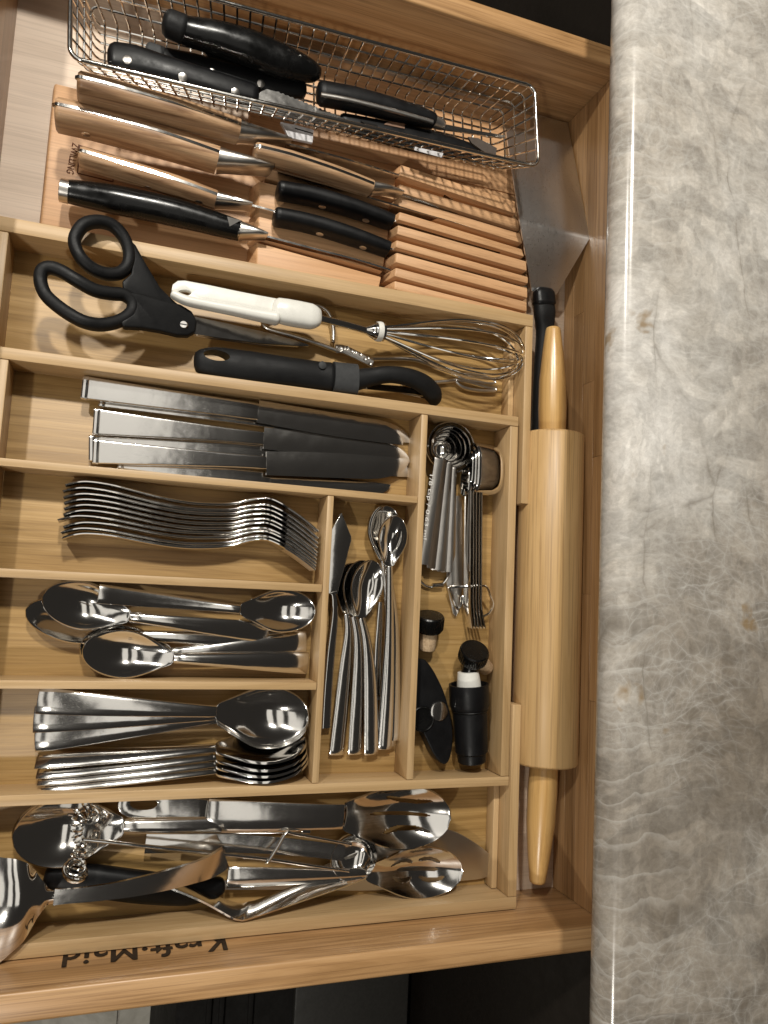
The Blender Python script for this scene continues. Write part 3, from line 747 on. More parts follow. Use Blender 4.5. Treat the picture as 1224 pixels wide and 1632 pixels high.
# ------------------------------------------------------------------ FIRST COMPARTMENT: scissors, whisk, peeler, picks
def zsc(x): return interp([55, 130, 300, 480], [.050, .051, .027, .014], x)
t = start('scissors', 'kitchen scissors with black plastic loop handles resting across the bamboo tray wall', 'scissors', 200, 470, ZO)
def cr(p, ox, oy, k): return (ox + p[0] / k, oy + p[1] / k)
up = [cr(p, 40, 330, 4.08) for p in ((322, 240), (335, 175), (385, 115), (475, 95), (570, 122), (640, 195), (675, 290), (668, 375), (615, 428), (535, 436), (445, 405), (365, 335))]
lo = [cr(p, 40, 330, 4.08) for p in ((100, 480), (112, 415), (165, 395), (240, 420), (340, 480), (450, 540), (560, 563), (645, 572), (697, 620), (690, 685), (620, 738), (510, 765), (400, 752), (300, 705), (200, 635), (130, 565))]
def scissor_loop(name, pts, w_, h_, dz):
    P = cat([at(x, y, zsc(x) + dz) for x, y in pts], 5, True); m = len(P); rs = []
    for i in range(m):
        tt = (P[(i + 1) % m] - P[i - 1]).normalized(); a = Vector((0, 0, 1)).cross(tt).normalized(); b = tt.cross(a)
        rs.append([P[i] + a * (w_ / 2 * math.copysign(abs(math.cos(q)) ** .8, math.cos(q))) + b * (h_ / 2 * math.copysign(abs(math.sin(q)) ** .8, math.sin(q))) for q in [2 * PI * k / 14 for k in range(14)]])
    return MB().rings(rs, True).build(name, M['rubber'], t, ang=60)
scissor_loop('handle_loop', up, .0090, .0108, .0)
scissor_loop('handle_loop', lo, .0092, .0108, .0)
def body(name, pts, dz, th, mt=None, bev=.0016):
    P = [at(x, y, zsc(x) + dz) for x, y in (cr(p, 40, 330, 4.08) for p in pts)]
    return MB().prism(P, (0, 0, -th)).build(name, mt or M['rubber'], t, bev, 3, ang=50)
body('handle_body', [(655, 180), (720, 245), (790, 370), (880, 520), (960, 600), (1010, 640), (900, 640), (760, 590), (640, 545), (630, 480), (690, 430), (705, 330), (680, 240)], .0042, .008)
body('handle_body', [(640, 545), (760, 560), (900, 605), (1010, 630), (1085, 675), (1120, 740), (1105, 810), (1060, 835), (990, 832), (880, 805), (760, 785), (640, 780), (620, 742), (700, 690), (715, 620), (690, 580)], .0055, .008)
sc_ = at(*cr((1030, 765), 40, 330, 4.08), zsc(292) + .0058)
o = MB().lathe(sc_ - Vector((0, 0, .001)), sc_ + Vector((0, 0, .0009)), [(0, .0034), (.6, .0034), (1, .0026)], 18).build('screw', M['blade'], t)
MB().box(sc_.x - .0025, sc_.x + .0025, sc_.y - .0004, sc_.y + .0004, sc_.z + .0008, sc_.z + .0011).build('slot', M['black'], o)
P = [at(x, y, zsc(x) - .001) for x, y in (cr(p, 260, 430, 4.08) for p in ((200, 300), (400, 342), (640, 398), (860, 455), (952, 488), (945, 499), (870, 496), (640, 480), (400, 448), (200, 420)))]
MB().prism(P, (0, 0, -.0016)).build('blade', M['blade'], t, .0003, 1)
P = [at(x, y, zsc(x) - .003) for x, y in (cr(p, 260, 430, 4.08) for p in ((200, 330), (400, 372), (640, 428), (860, 480), (935, 497), (870, 505), (640, 492), (400, 460), (200, 430)))]
MB().prism(P, (0, 0, -.0016)).build('blade', M['blade'], t, .0003, 1)

t = start('whisk', 'balloon whisk with white plastic handle and wire loops next to the scissors', 'whisk', 550, 520, ZO)
def c2(p): return cr(p, 260, 430, 4.08)
# handle: thin grip with raised near lip and thick neck, hole at the end
def zw(x): return interp([270, 510, 610, 836], [.036, .034, .0325, .033], x)
outl = [c2(p) for p in ((62, 95), (95, 70), (140, 68), (300, 98), (460, 132), (600, 160), (740, 186), (800, 245), (740, 300), (600, 285), (460, 258), (300, 228), (150, 195), (80, 165), (55, 130))]
hole = [c2((140 + 44 * math.cos(a), 148 + 19 * math.sin(a))) for a in [2 * PI * k / 14 for k in range(14)]]
bm = bmesh.new()
def loopverts(pts, z):
    vs = [bm.verts.new(at(x, y, zw(x) + z)) for x, y in pts]
    return [bm.edges.new((vs[i], vs[(i + 1) % len(vs)])) for i in range(len(vs))]
eds = loopverts(outl, .001) + loopverts(hole, .001)
bmesh.ops.triangle_fill(bm, edges=eds, use_beauty=True)
ex = bmesh.ops.extrude_face_region(bm, geom=list(bm.faces))
for v in [g for g in ex['geom'] if isinstance(g, bmesh.types.BMVert)]: v.co.z -= .006
bm.verts.index_update()
mb = MB(); mb.add([v.co.copy() for v in bm.verts], [tuple(v.index for v in f.verts) for f in bm.faces]); bm.free()
h = mb.build('handle', M['white'], t, .0008, 2)
lofted('handle_lip', [(*c2((62, 158)), .0365), (*c2((150, 200)), .0365), (*c2((300, 232)), .0360), (*c2((460, 263)), .0360), (*c2((600, 292)), .0355), (*c2((740, 318)), .0352)], [.0058, .0070, .0075, .0080, .0088, .0100], [.0085, .010, .0105, .011, .012, .014], M['white'], t, 2.6)
lofted('handle_neck', [(*c2((740, 262)), .0345), (*c2((800, 275)), .0345), (*c2((880, 290)), .0343), (*c2((960, 304)), .0341), (*c2((1000, 310)), .034)], [.0195, .0208, .0210, .0205, .0165], [.014, .0155, .016, .015, .012], M['white'], t, 2.7)
MB().tube(cat([at(509, 507, .0338), at(550, 517, .0333), at(586, 527, .0328)], 6), .0030, 12).build('rod', M['steel'], t)
a, b = at(583, 526, .0328), at(612, 529.5, .0325)
MB().lathe(a, b, [(0, .0030), (.3, .0058), (.5, .0072), (.62, .0074), (1, .0076)], 20).build('ferrule', M['steel'], t)
MB().lathe(a.lerp(b, .58), a.lerp(b, .86), [(0, .0081), (.5, .0084), (1, .0081)], 20).build('band', M['white'], t)
A_, B_ = at(611, 529.5, .0325), at(835, 572, .0345)
axw = (B_ - A_).normalized(); Lw = (B_ - A_).length
s1 = Vector((0, 0, 1)).cross(axw).normalized(); s2 = axw.cross(s1)
for k in range(6):
    ph = PI * (k + .25) / 6; half = []
    rm = .0255 if k % 2 else .0235; LL = Lw * (1 - .010 * k)
    for i in range(19):
        u = i / 18 * .70
        half.append((u, .0046 + (rm - .0046) * math.sin(PI / 2 * (u / .70)) ** 1.15))
    for i in range(1, 13):
        q = PI / 2 * i / 12
        half.append((.70 + .30 * math.sin(q), rm * math.cos(q) ** .92 if i < 12 else 0))
    pts = [A_ + axw * (LL * u) + (s1 * math.cos(ph) + s2 * math.sin(ph)) * r_ for u, r_ in half] + [A_ + axw * (LL * u) - (s1 * math.cos(ph) + s2 * math.sin(ph)) * r_ for u, r_ in half[:-1][::-1]]
    MB().tube(pts, .00105, 8).build('wire_loop', M['chrome'], t)

t = start('peeler', 'peeler with fat black rubber handle, grey collar and curved black arm', 'peeler', 430, 600, ZO)
lofted('handle', [(318, 577, .031), (345, 579, .031), (400, 587, .031), (460, 594, .031), (505, 600, .030), (526, 602, .030)], [.019, .0250, .0265, .0245, .0245, .0250], [.014, .019, .021, .020, .019, .019], M['rubber'], t, 2.3)
lofted('collar', [(529, 602.5, .030), (548, 605, .0295), (566, 607, .029)], [.0262, .0268, .0272], [.0205, .021, .021], M['grey_rubber'], t, 2.8, ends=False)
c = at(346, 565, .0412)
d_ = (at(380, 571, .0412) - c).normalized()
n_ = Vector((-d_.y, d_.x, 0))
ell = lambda dz: [c + d_ * (.0098 * math.cos(q)) + n_ * (.0044 * math.sin(q)) + Vector((0, 0, dz)) for q in [2 * PI * k / 28 for k in range(28)]]
cut_ = MB().rings([ell(-.030), ell(.012)]).build('cutter', None, None, loc=(0, 0, 0))
gh = [q for q in t.children if q.name.startswith('handle')][0]
md = gh.modifiers.new('hole', 'BOOLEAN'); md.object = cut_; md.operation = 'DIFFERENCE'; md.solver = 'EXACT'
bpy.context.view_layer.update()
me2 = bpy.data.meshes.new_from_object(gh.evaluated_get(bpy.context.evaluated_depsgraph_get()))
gh.modifiers.clear(); gh.data = me2; finish_mesh(me2, 50)
bpy.data.objects.remove(cut_)
lofted('arm', [(562, 607, .030), (590, 601, .031), (620, 597, .032), (650, 601, .031), (675, 612, .028), (690, 628, .023), (693, 640, .017)], [.0185, .0150, .0140, .0150, .0165, .0165, .0105], [.015, .0125, .0115, .0115, .012, .012, .009], M['rubber'], t, 2.5)
disc(514, 582, .0402, .0032, M['grey_rubber'], t, 'button', .0008)
px_blade([(585, 611), (640, 615), (672, 622), (682, 632), (660, 628), (585, 620)], .017, .0012, M['steel'], t)
MB().tube(ats([(570, 617, .014), (620, 621, .014), (676, 634, .014)]), .0012, 8).build('blade_pin', M['steel'], t)

t = start('serving_tongs', 'slim steel tongs with an ornamented grip and two loop tips lying under the whisk', 'tongs', 560, 560, ZO)
MB().tube(cat(ats([(531, 546, .0125), (531, 525, .0125), (524, 500, .013), (505, 487, .0135), (470, 490, .013), (430, 505, .0125), (419, 513, .0125), (428, 524, .013), (470, 536, .0135), (510, 549, .0135), (536, 559, .013)]), 7), .0019, 10).build('spring_bow', M['satin'], t)
orn = cat(ats([(535, 556, .0140), (548, 557, .0143), (570, 567, .0143), (594, 579, .0143)]), 5)
MB().loft(orn, [.0075] * len(orn), [.0028] * len(orn), 12, 3).build('ornament_plate', M['satin'], t)
rnd = random.Random(3)
mb = MB()
for k in range(18):
    p = orn[1 + k % (len(orn) - 3)].lerp(orn[2 + k % (len(orn) - 3)], rnd.random()) + Vector((rnd.uniform(-.001, .001), rnd.uniform(-.0022, .0022), .0014))
    rs = [p + Vector((.0012 * math.cos(q), .0012 * math.sin(q), 0)) for q in [2 * PI * i / 8 for i in range(8)]]
    mb.tube(rs, .00033, 5, True)
mb.build('ornament', M['satin'], t)
MB().tube(cat(ats([(578, 573, .0105), (610, 572, .0105), (660, 573, .011), (700, 586, .012), (735, 598, .0125)]), 6), [.0022] * 5 + [.0021] * 20, 10).build('arm', M['satin'], t)
MB().tube(cat(ats([(640, 612, .0095), (700, 609, .0098), (728, 606, .010)]), 6), .0019, 10).build('arm', M['satin'], t)
def tiploop(pts, z, r): return MB().tube(cat(ats(pts, z), 5, True), r, 8, True).build('tip_loop', M['satin'], t)
tiploop([(731, 599), (745, 596), (770, 599), (788, 606), (786, 611), (765, 609), (742, 605)], .0130, .0011)
tiploop([(727, 607), (745, 608), (775, 616), (789, 618), (787, 623), (760, 622), (738, 617)], .0105, .0015)

# ------------------------------------------------------------------ TABLE KNIVES
gK = 'table knives in the organizer'
def table_knife(label, butt, mid, tip, w0, w1, bw, z0, z1, z2, curve=1, th=.0058):
    P0, P1, P2 = at(*butt, z0), at(*mid, z1), at(*tip, z2)
    t = thing('table_knife', label, 'knife', (P0.x, P0.y, min(z0, z1) - .003), gK)
    d = (P1 - P0).normalized(); m = 12; path = [P0.lerp(P1, i / m) for i in range(m + 1)]
    W = [lerp(w0, w1, min(1, (i / m) * 1.15) ** .9) for i in range(m + 1)]; H = [lerp(th, th * .8, i / m) for i in range(m + 1)]
    path += [P1 + d * .004, P1 + d * .008]; W += [w1 * .97, w1 * .9]; H += [th * .65, .0028]
    MB().loft(path, W, H, 20, 9).build('handle', M['scratched'], t, .0003, 1, ang=30)
    MB().loft([P0 - d * .0006, P0 + d * .0035, P0 + d * .004], [w0 * .97, w0 * 1.03, w0 * .99], [th * .8, th * 1.12, th], 20, 9).build('butt_cap', M['steel'], t, ang=30)
    # blade: straight back, curved edge
    e_ = (P2 - P1); Lb = e_.length; e_.normalize(); s_ = Vector((0, 0, 1)).cross(e_).normalized()
    k = 30; back = []; edge = []
    for i in range(k + 1):
        u = 1 - (1 - i / k) ** 1.7
        rt = -.45 + .95 * math.sqrt(max(0, 1 - max(0, (u - .66) / .34) ** 2.2))
        bk_ = bw * .5; ed = -bw * .5
        if curve > 0: bk_ = bw * rt; ed = -bw * (.46 + .08 * math.sin(u * PI))
        else: ed = -bw * rt; bk_ = bw * (.46 + .08 * math.sin(u * PI))
        base = P1 + d * .006 + e_ * (Lb - .006) * u
        back.append(base + s_ * bk_); edge.append(base + s_ * ed)
    rows = [[edge[i].lerp(back[i], v / 4) + Vector((0, 0, .0008 * min(1, (back[i] - edge[i]).length / bw) ** 2 * math.sin(PI * v / 4))) for v in range(5)] for i in range(k + 1)]
    MB().sheet(rows, [lerp(.0022, .0010, i / k) for i in range(k + 1)]).build('blade', M['blade'], t, ang=35)
    return t
table_knife('table knife lying deepest under the topmost one, its tip showing at the right', (160, 632), (425, 668), (654, 690), .0165, .0145, .0185, .013, .0125, .0115)
table_knife('table knife squeezed against the fork divider with only its edge showing', (190, 733), (418, 764), (622, 783), .0140, .0120, .0130, .013, .0125, .0115, -1)
table_knife('table knife half hidden under the lowest full knife in its stack', (143, 715), (415, 722), (656, 745), .0200, .0145, .0195, .0135, .013, .0115)
table_knife('middle table knife of the three uppermost ones', (150, 672), (408, 698), (653, 722), .0198, .0108, .0180, .0200, .0185, .0155)
table_knife('topmost table knife along the upper divider, nearest the peeler', (132, 618), (399, 655), (643, 694), .0172, .0138, .0185, .0225, .0210, .0185)
table_knife('front table knife with the widest dark blade, nearest the forks', (149, 720), (412, 737), (652, 748), .0185, .0104, .0195, .0225, .0205, .0165, -1)

# ------------------------------------------------------------------ FORKS standing on their edges
ords = ['first', 'second', 'third', 'fourth', 'fifth', 'sixth', 'seventh', 'eighth', 'ninth', 'last']
prof_f = [(100, 773), (118, 769), (140, 768), (180, 774), (250, 791), (300, 800), (345, 802.5), (375, 801), (392, 797), (410, 794), (428, 795), (446, 803), (470, 818), (490, 833), (507, 847)]
dxs = [4, 0, 1, 2, 2, 1, -8, 1, -3, -1]
lefty = [773, 783, 793, 802, 811, 820, 829, 840, 849, 858]
midy = [802, 811, 817, 825, 833, 841, 848, 856, 866, 872]
righty = [847, 858, 866, 873, 881, 886, 892, 898, 903, 908]
for k in range(10):
    zc_ = .0225
    pts = []
    for (x, y) in prof_f:
        dy = interp([100, 330, 507], [lefty[k] - 773, midy[k] - 802, righty[k] - 847], x)
        if k == 6 and 370 < x < 460: dy += 1.5
        pts.append(at(x + dxs[k] * (1 - (x - 100) / 407) - k * .55 * (x - 100) / 407, y + dy, .030))
    P = cat(pts, 4); n_ = len(P)
    for p in P: p.z = zc_
    lab = ('dinner fork on its edge, %s in the row counted from the table knives' % ords[k]) if k < 9 else 'dinner fork on its edge, farthest from the table knives in the row'
    t = thing('dinner_fork', lab, 'fork', (P[0].x, P[0].y, ZF), 'dinner forks stacked on their edges')
    L_ = [0]
    for a, b in zip(P[:-1], P[1:]): L_.append(L_[-1] + (b - a).length)
    hs = lambda s: interp([0, .05, .35, .60, .68, .76, .82, 1], [.0185, .019, .0125, .0075, .0080, .0200, .0240, .0225], s)
    cut = next(i for i in range(n_) if L_[i] / L_[-1] > .83)
    rows = [[Vector((P[i].x, P[i].y, zc_ + hs(L_[i] / L_[-1]) * (v / 4 - .5))) for v in range(5)] for i in range(cut + 1)]
    th = [interp([0, .55, .7, 1], [.0028, .0034, .0030, .0022], L_[i] / L_[-1]) for i in range(n_)]
    MB().loft([r_[2] for r_ in rows], th[:cut + 1], [(r_[4] - r_[0]).length for r_ in rows], 16, 2.6).build('handle', M['steel'], t, ang=60)
    for q in range(4):
        c0 = (q - 1.5) / 4
        rows = [[Vector((P[i].x, P[i].y, zc_ + hs(L_[i] / L_[-1]) * c0 + (v - .5) * lerp(.0042, .0026, (i - cut) / max(1, n_ - 1 - cut)))) for v in (0, 1)] for i in range(cut, n_)]
        MB().loft([(r_[0] + r_[1]) / 2 for r_ in rows], th[cut:], [(r_[1] - r_[0]).length for r_ in rows], 10, 2.4).build('tine', M['steel'], t, ang=60)

# ------------------------------------------------------------------ SPOONS
def spoon(label, tip, neck, end, bw, nw, ew, depth, grp, name='spoon', cat_='spoon', roll=0.0, mids=(), arch=0.0, thick=.0015, up=1, mt='steel', endround=0.0, slots=None, extra=None):
    P0, P1, P2 = at(*tip), at(*neck), at(*end)
    zmin = min(P0.z, P1.z, P2.z) - depth
    t = thing(name, label, cat_, (P1.x, P1.y, max(ZO, zmin)), grp)
    ax = (P1 - P0); L = ax.length; ax.normalize()
    def frame(axv, rl):
        a = Vector((0, 0, 1)).cross(axv).normalized(); b = axv.cross(a).normalized()
        c, s_ = math.cos(rl), math.sin(rl); return a * c + b * s_, b * c - a * s_
    a, b = frame(ax, roll); m = 22; n_ = 13; rows = []
    for i in range(m + 1):
        u = i / m; s0 = u ** 1.12 if u < .5 else u ** 1.12
        s_ = .5 - .5 * math.cos(PI * u) if u < .5 else .5 - .5 * math.cos(PI * u)
        s_ = lerp(s_, u, .35)
        if s_ <= .45: hw = bw / 2 * math.sqrt(max(0, 1 - ((.45 - s_) / .45) ** 2)) ** 1.0
        else:
            g = (s_ - .45) / .55; k_ = .45 * math.sqrt(max(0, 1 - g * g)) + .55 * (.5 + .5 * math.cos(PI * g)); hw = nw / 2 + (bw - nw) / 2 * k_
        hw = max(hw, .0006)
        dd = depth * min(1, (hw / (bw / 2))) ** 1.3 * (math.sin(PI * min(1, s_ * .98 + .02)) ** .5)
        C = P0 + ax * L * s_
        rows.append([C + a * (hw * (2 * v / (n_ - 1) - 1)) - b * (up * dd * (1 - (2 * v / (n_ - 1) - 1) ** 2)) for v in range(n_)])
    if slots is None:
        MB().sheet(rows, thick).build('bowl', M[mt], t, .0004, 2, ang=60)
    else:
        slotted(rows, thick, slots, t, M[mt])
    H = cat([P1 - ax * 0.0] + [at(*q) for q in mids] + [P2], 8); k = len(H); rows = []
    if arch:
        for i, p in enumerate(H): p.z += arch * math.sin(PI * i / (k - 1)) ** 1.0
    for i in range(k):
        u = i / (k - 1); tv = (H[min(i + 1, k - 1)] - H[max(i - 1, 0)]).normalized()
        aa, bb = frame(tv, roll * (1 - .15 * u))
        if aa.dot(a) < 0: aa = -aa; bb = -bb if bb.dot(b) < 0 else bb
        hw = lerp(nw, ew, u * u * (3 - 2 * u)) / 2
        if endround and u > 1 - endround: hw *= math.sqrt(max(.02, 1 - ((u - 1 + endround) / endround) ** 2))
        rows.append([H[i] + aa * (hw * (2 * v / 6 - 1)) + bb * (.0016 * (1 - (2 * v / 6 - 1) ** 2)) for v in range(7)])
    MB().sheet(rows, [lerp(thick * 1.6, thick * 1.15, i / (k - 1)) for i in range(k)]).build('handle', M['scratched'] if mt == 'steel' else M[mt], t, .0004, 2, ang=60)
    return t
def slotted(rows, thick, slots, t, mt):
    """bowl sheet with slots cut through: slots are boxes (s0,s1,v0,v1,bend) in grid fractions; the grid is refined first"""
    m, n_ = len(rows), len(rows[0]); KM, KN = 88, 64
    def P(u, v):
        x, y = u * (m - 1), v * (n_ - 1); i, j = min(int(x), m - 2), min(int(y), n_ - 2); fx, fy = x - i, y - j
        def cr_(p0, p1, p2, p3, t_): return 0.5 * ((2 * p1) + (p2 - p0) * t_ + (2 * p0 - 5 * p1 + 4 * p2 - p3) * t_ * t_ + (3 * p1 - p0 - 3 * p2 + p3) * t_ ** 3)
        def rowat(ii):
            r = rows[max(0, min(m - 1, ii))]; g = lambda q: r[max(0, min(n_ - 1, q))]
            return cr_(g(j - 1), g(j), g(j + 1), g(j + 2), fy)
        return cr_(rowat(i - 1), rowat(i), rowat(i + 1), rowat(i + 2), fx)
    G = [[P(i / KM, j / KN) for j in range(KN + 1)] for i in range(KM + 1)]
    def hole(i, j):
        u, v = (i + .5) / KM, (j + .5) / KN
        for (s0, s1, vc, hw_, bend) in slots:
            if s0 <= u <= s1:
                q = (u - s0) / (s1 - s0)
                if abs(v - (vc + bend * (q - .5) ** 2 * 4)) < hw_ * math.sqrt(max(0, 1 - (2 * q - 1) ** 6)): return True
        return False
    top = []; bot = []
    for i in range(KM + 1):
        for j in range(KN + 1):
            du = G[min(i + 1, KM)][j] - G[max(i - 1, 0)][j]; dv = G[i][min(j + 1, KN)] - G[i][max(j - 1, 0)]
            nn = du.cross(dv); nn = nn.normalized() if nn.length > 1e-14 else Vector((0, 0, 1))
            top.append(G[i][j] + nn * thick / 2); bot.append(G[i][j] - nn * thick / 2)
    NN = len(top); keep = {(i, j) for i in range(KM) for j in range(KN) if not hole(i, j)}; fs = []
    id_ = lambda i, j: i * (KN + 1) + j
    for (i, j) in keep:
        q = (id_(i, j), id_(i + 1, j), id_(i + 1, j + 1), id_(i, j + 1)); fs.append(q); fs.append(tuple(NN + x for x in q[::-1]))
        for (di, dj, e0, e1) in ((-1, 0, q[3], q[0]), (1, 0, q[1], q[2]), (0, -1, q[0], q[1]), (0, 1, q[2], q[3])):
            if (i + di, j + dj) not in keep: fs.append((e1, e0, NN + e0, NN + e1))
    MB().add(top + bot, fs).build('bowl', mt, t, ang=50)
gT = 'teaspoons in the organizer'
spoon('teaspoon lying lowest with a dark bowl at the far left of the spoon compartment', (41, 972, .0225), (205, 1012, .0195), (487, 1022, .0140), .0300, .0062, .0165, .0085, gT, arch=.004, mt='steel')
spoon('teaspoon with upturned bowl at left, its handle crossing under the right facing spoon', (68, 950, .0305), (207, 983, .0275), (426, 1008, .0195), .0335, .0062, .0160, .0090, gT, arch=.004, roll=.10)
spoon('teaspoon mostly hidden beneath the front left facing teaspoon', (127, 1030, .0205), (272, 1040, .0195), (487, 1022, .0165), .0350, .0062, .0165, .0085, gT, arch=.003)
spoon('front teaspoon facing left whose bowl has one bright vertical glint', (131, 1036, .0260), (277, 1049, .0255), (490, 1057, .0165), .0345, .0062, .0165, .0088, gT, arch=.003)
spoon('teaspoon facing right with its handle end over the left bowls', (503, 975, .0300), (383, 971, .0285), (156, 946, .0335), .0330, .0062, .0135, .0092, gT, arch=-.004)
gB2 = 'tablespoons in the organizer'
for i, (lab, ty, ny, ey, ex_) in enumerate((('tablespoon at the bottom edge of the pile, nearest the front wall of its compartment', 1205, 1228, 1246, 70), ('tablespoon second from the bottom edge of the leaning pile', 1199, 1217, 1236, 64), ('tablespoon third from the bottom edge of the leaning pile', 1191, 1206, 1225, 62), ('tablespoon topmost of the four leaning ones in the pile', 1180, 1193, 1209, 60))):
    z_ = .0255 + i * .0006
    spoon(lab, (491 - i, ty, z_ + .001), (343, ny, z_), (ex_, ey, z_ - .004), .0385, .0070, .0170, .0085, gB2, arch=.0045, roll=.98, thick=.0018)
spoon('tablespoon lowest of the three fanned ones with its handle end nearest the leaning pile', (492, 1152, .0270), (346, 1143, .0255), (56, 1177, .0250), .0420, .0080, .0182, .0110, gB2, arch=.003, thick=.0016)
spoon('middle tablespoon of the three fanned handles', (492, 1149, .0292), (345, 1139, .0275), (54, 1146, .0275), .0420, .0080, .0182, .0110, gB2, arch=.003, thick=.0016)
spoon('uppermost tablespoon with a big bright bowl reflecting the ceiling', (492, 1145, .0315), (344, 1134, .0298), (60, 1116, .0300), .0425, .0080, .0180, .0115, gB2, arch=.003, thick=.0016)

# ------------------------------------------------------------------ NARROW COMPARTMENT
t = start('spreader', 'butter spreader with a pointed dark blade standing at the left of the narrow compartment', 'spreader', 535, 960, ZF, 'small cutlery in the narrow compartment')
bl = [(528, 845), (544.4, 817), (552, 835), (560, 855), (560, 862), (555, 880), (549, 905), (543, 925), (538, 947), (523.5, 947), (524.5, 900)]
P = [at(x, y, .0255) for x, y in bl]
MB().prism(P, (0, 0, -.0014)).build('blade', M['blade'], t, .0004, 2)
hp_ = cat(ats([(530, 944, .0250), (533, 958, .0245), (533, 985, .0225), (527, 1040, .0205), (522, 1100, .0185), (519, 1160, .0160)]), 6); k = len(hp_)
MB().loft(hp_, [interp([0, .06, .12, .3, .6, 1], [.0072, .0034, .0042, .0050, .0072, .0080], i / (k - 1)) for i in range(k)], [.003] * k, 12, 4).build('handle', M['steel'], t, ang=40)
gS = 'dessert spoons in the narrow compartment'
spoon('dessert spoon behind the upper one, only its rim showing beside the far wall', (610, 806, .0245), (610, 893, .0205), (620, 1190, .0150), .0255, .0050, .0120, .0070, gS, mids=[(622, 1000, .0185)], thick=.0013)
spoon('dessert spoon between the two upper bowls, nested under the topmost', (616, 806, .0262), (615, 894, .0225), (626, 1180, .0165), .0255, .0050, .0120, .0070, gS, mids=[(627, 1000, .020)], thick=.0013, roll=.12)
spoon('upper dessert spoon with a bright cross glint beside the right divider', (631, 822, .0290), (620, 902, .0252), (612, 1194, .0165), .0245, .0052, .0122, .0072, gS, mids=[(620, 1000, .0235), (617, 1100, .021)], thick=.0013, roll=.10)
spoon('dessert spoon nested lowest on the left with a long handle ending nearest the spreader', (565, 897, .0195), (552, 978, .0165), (536, 1203, .0125), .0270, .0052, .0130, .0072, gS, mids=[(555, 1010, .016), (550, 1070, .0155)], thick=.0013, roll=-.15)
spoon('dessert spoon nested in the middle below the lower bright bowl', (580, 893, .0225), (563, 982, .0195), (566, 1202, .0140), .0275, .0052, .0130, .0072, gS, mids=[(570, 1020, .019), (572, 1080, .0175)], thick=.0013, roll=-.12)
spoon('lower dessert spoon with a bright cross glint, leaning on the nested pair', (594, 893, .0255), (575, 985, .0222), (592, 1202, .0165), .0275, .0052, .0130, .0074, gS, mids=[(584, 1025, .022), (590, 1090, .0205)], thick=.0013, roll=-.10)
t = start('butter_knife', 'thin dark knife handle end between the two spoon groups', 'knife', 600, 1050, ZF)
hp_ = cat(ats([(608, 960, .0125), (603, 1020, .0125), (600, 1090, .0125), (599, 1108, .0125)]), 4); k = len(hp_)
MB().loft(hp_, [.0065] * k, [.0045] * k, 12, 5).build('handle', M['blade'], t)
MB().loft([hp_[-1] - Vector((0, .001, 0)), hp_[-1] + Vector((.0, -.0035, 0))], [.0072, .0072], [.0052, .0052], 12, 4).build('butt_cap', M['satin'], t)

# ------------------------------------------------------------------ RIGHT COMPARTMENT: measuring spoons and cups
t = start('measuring_spoons', 'set of six nested round steel measuring spoons on a ring', 'measuring spoons', 712, 780, ZF)
def k7(x, y): return (660 + x / 7.65, 660 + y / 7.65)
cups = [((455, 405), 288, .0235), ((450, 402), 240, .0255), ((425, 405), 205, .0270), ((405, 405), 174, .0285), ((372, 415), 134, .0300), ((325, 430), 105, .0315)]
hend = [(718, 908), (712, 912), (704, 911), (696, 909), (688, 906), (676, 900)]
for i, ((cx_, cy_), r_, z_) in enumerate(cups):
    C = at(*k7(cx_, cy_), z_); R = (at(*k7(cx_ + r_, cy_), z_) - C).length * .97
    rings_ = []
    prof_ = [(1.0, 0), (.99, -.12), (.93, -.38), (.78, -.62), (.5, -.78), (.2, -.83), (0.02, -.84)]
    inn = [[C + Vector((R * a_ * math.cos(q), R * a_ * math.sin(q), R * b_)) for q in [2 * PI * k / 32 for k in range(32)]] for a_, b_ in prof_]
    out = [[C + Vector(((R * a_ + .0005) * math.cos(q), (R * a_ + .0005) * math.sin(q), R * b_ - .0007)) for q in [2 * PI * k / 32 for k in range(32)]] for a_, b_ in prof_[::-1]]
    o = MB().rings(inn[::-1] + [[p + Vector((0, 0, .0004)) for p in inn[0]]] + out[::-1][:1] + out[::-1][1:]).tube([p + Vector((0, 0, .0003)) for p in inn[0]], .00065, 6, True).build('cup', M['steel'], t, ang=50)
    E_ = at(*hend[i], z_ - .006 - .0008 * i if i else .012)
    dirv = (E_ - C); dirv.z = 0; dirv.normalize(); sd = Vector((-dirv.y, dirv.x, 0))
    A1_ = C + dirv * R * .97
    pts = [A1_, A1_.lerp(E_, .15), A1_.lerp(E_, .5), A1_.lerp(E_, .92), E_]
    ws = [min(R * .6, .0045), .0042, .0044, .0050, .0040]
    rows = [[p + sd * (w_ * (v / 4 * 2 - 1)) for v in range(5)] for p, w_ in zip(cat(pts, 5), [interp([0, .15, .5, .92, 1], ws, q / 20) for q in range(21)])]
    tl_ = (-.05, .09, -.03, .07, -.06, .03)[i]
    rows = [[p + Vector((0, 0, (j - 2) * .0022 * tl_ * 4 - .0005 * ((j - 2) / 2) ** 2)) for j, p in enumerate(r_)] for r_ in rows]
    MB().sheet(rows, .0012).build('handle', M['satin'], t, .0003, 2, ang=60)
    if i == 5: top_h = (A1_, E_, dirv, sd)
A1_, E_, dirv, sd = top_h
o = A1_.lerp(E_, .14) + Vector((0, 0, .0009))
nn_ = dirv
lettering('1/8 tsp / 0.63 ml', (A1_ - E_).length * .60, at(688, 757, .0312) + Vector((-.002, 0, 0)), dirv, Vector((0, 0, 1)).cross(dirv), M['etch'], t, .0010, height=.0042)
rp = [at(690 + 27 * math.cos(q), 905 + 31 * math.sin(q), .0165 - .004 * math.sin(q)) for q in [2 * PI * k / 30 for k in range(30)]]
MB().tube(rp, .0011, 8, True).build('ring', M['chrome'], t)
c_ = at(697, 934, .0135)
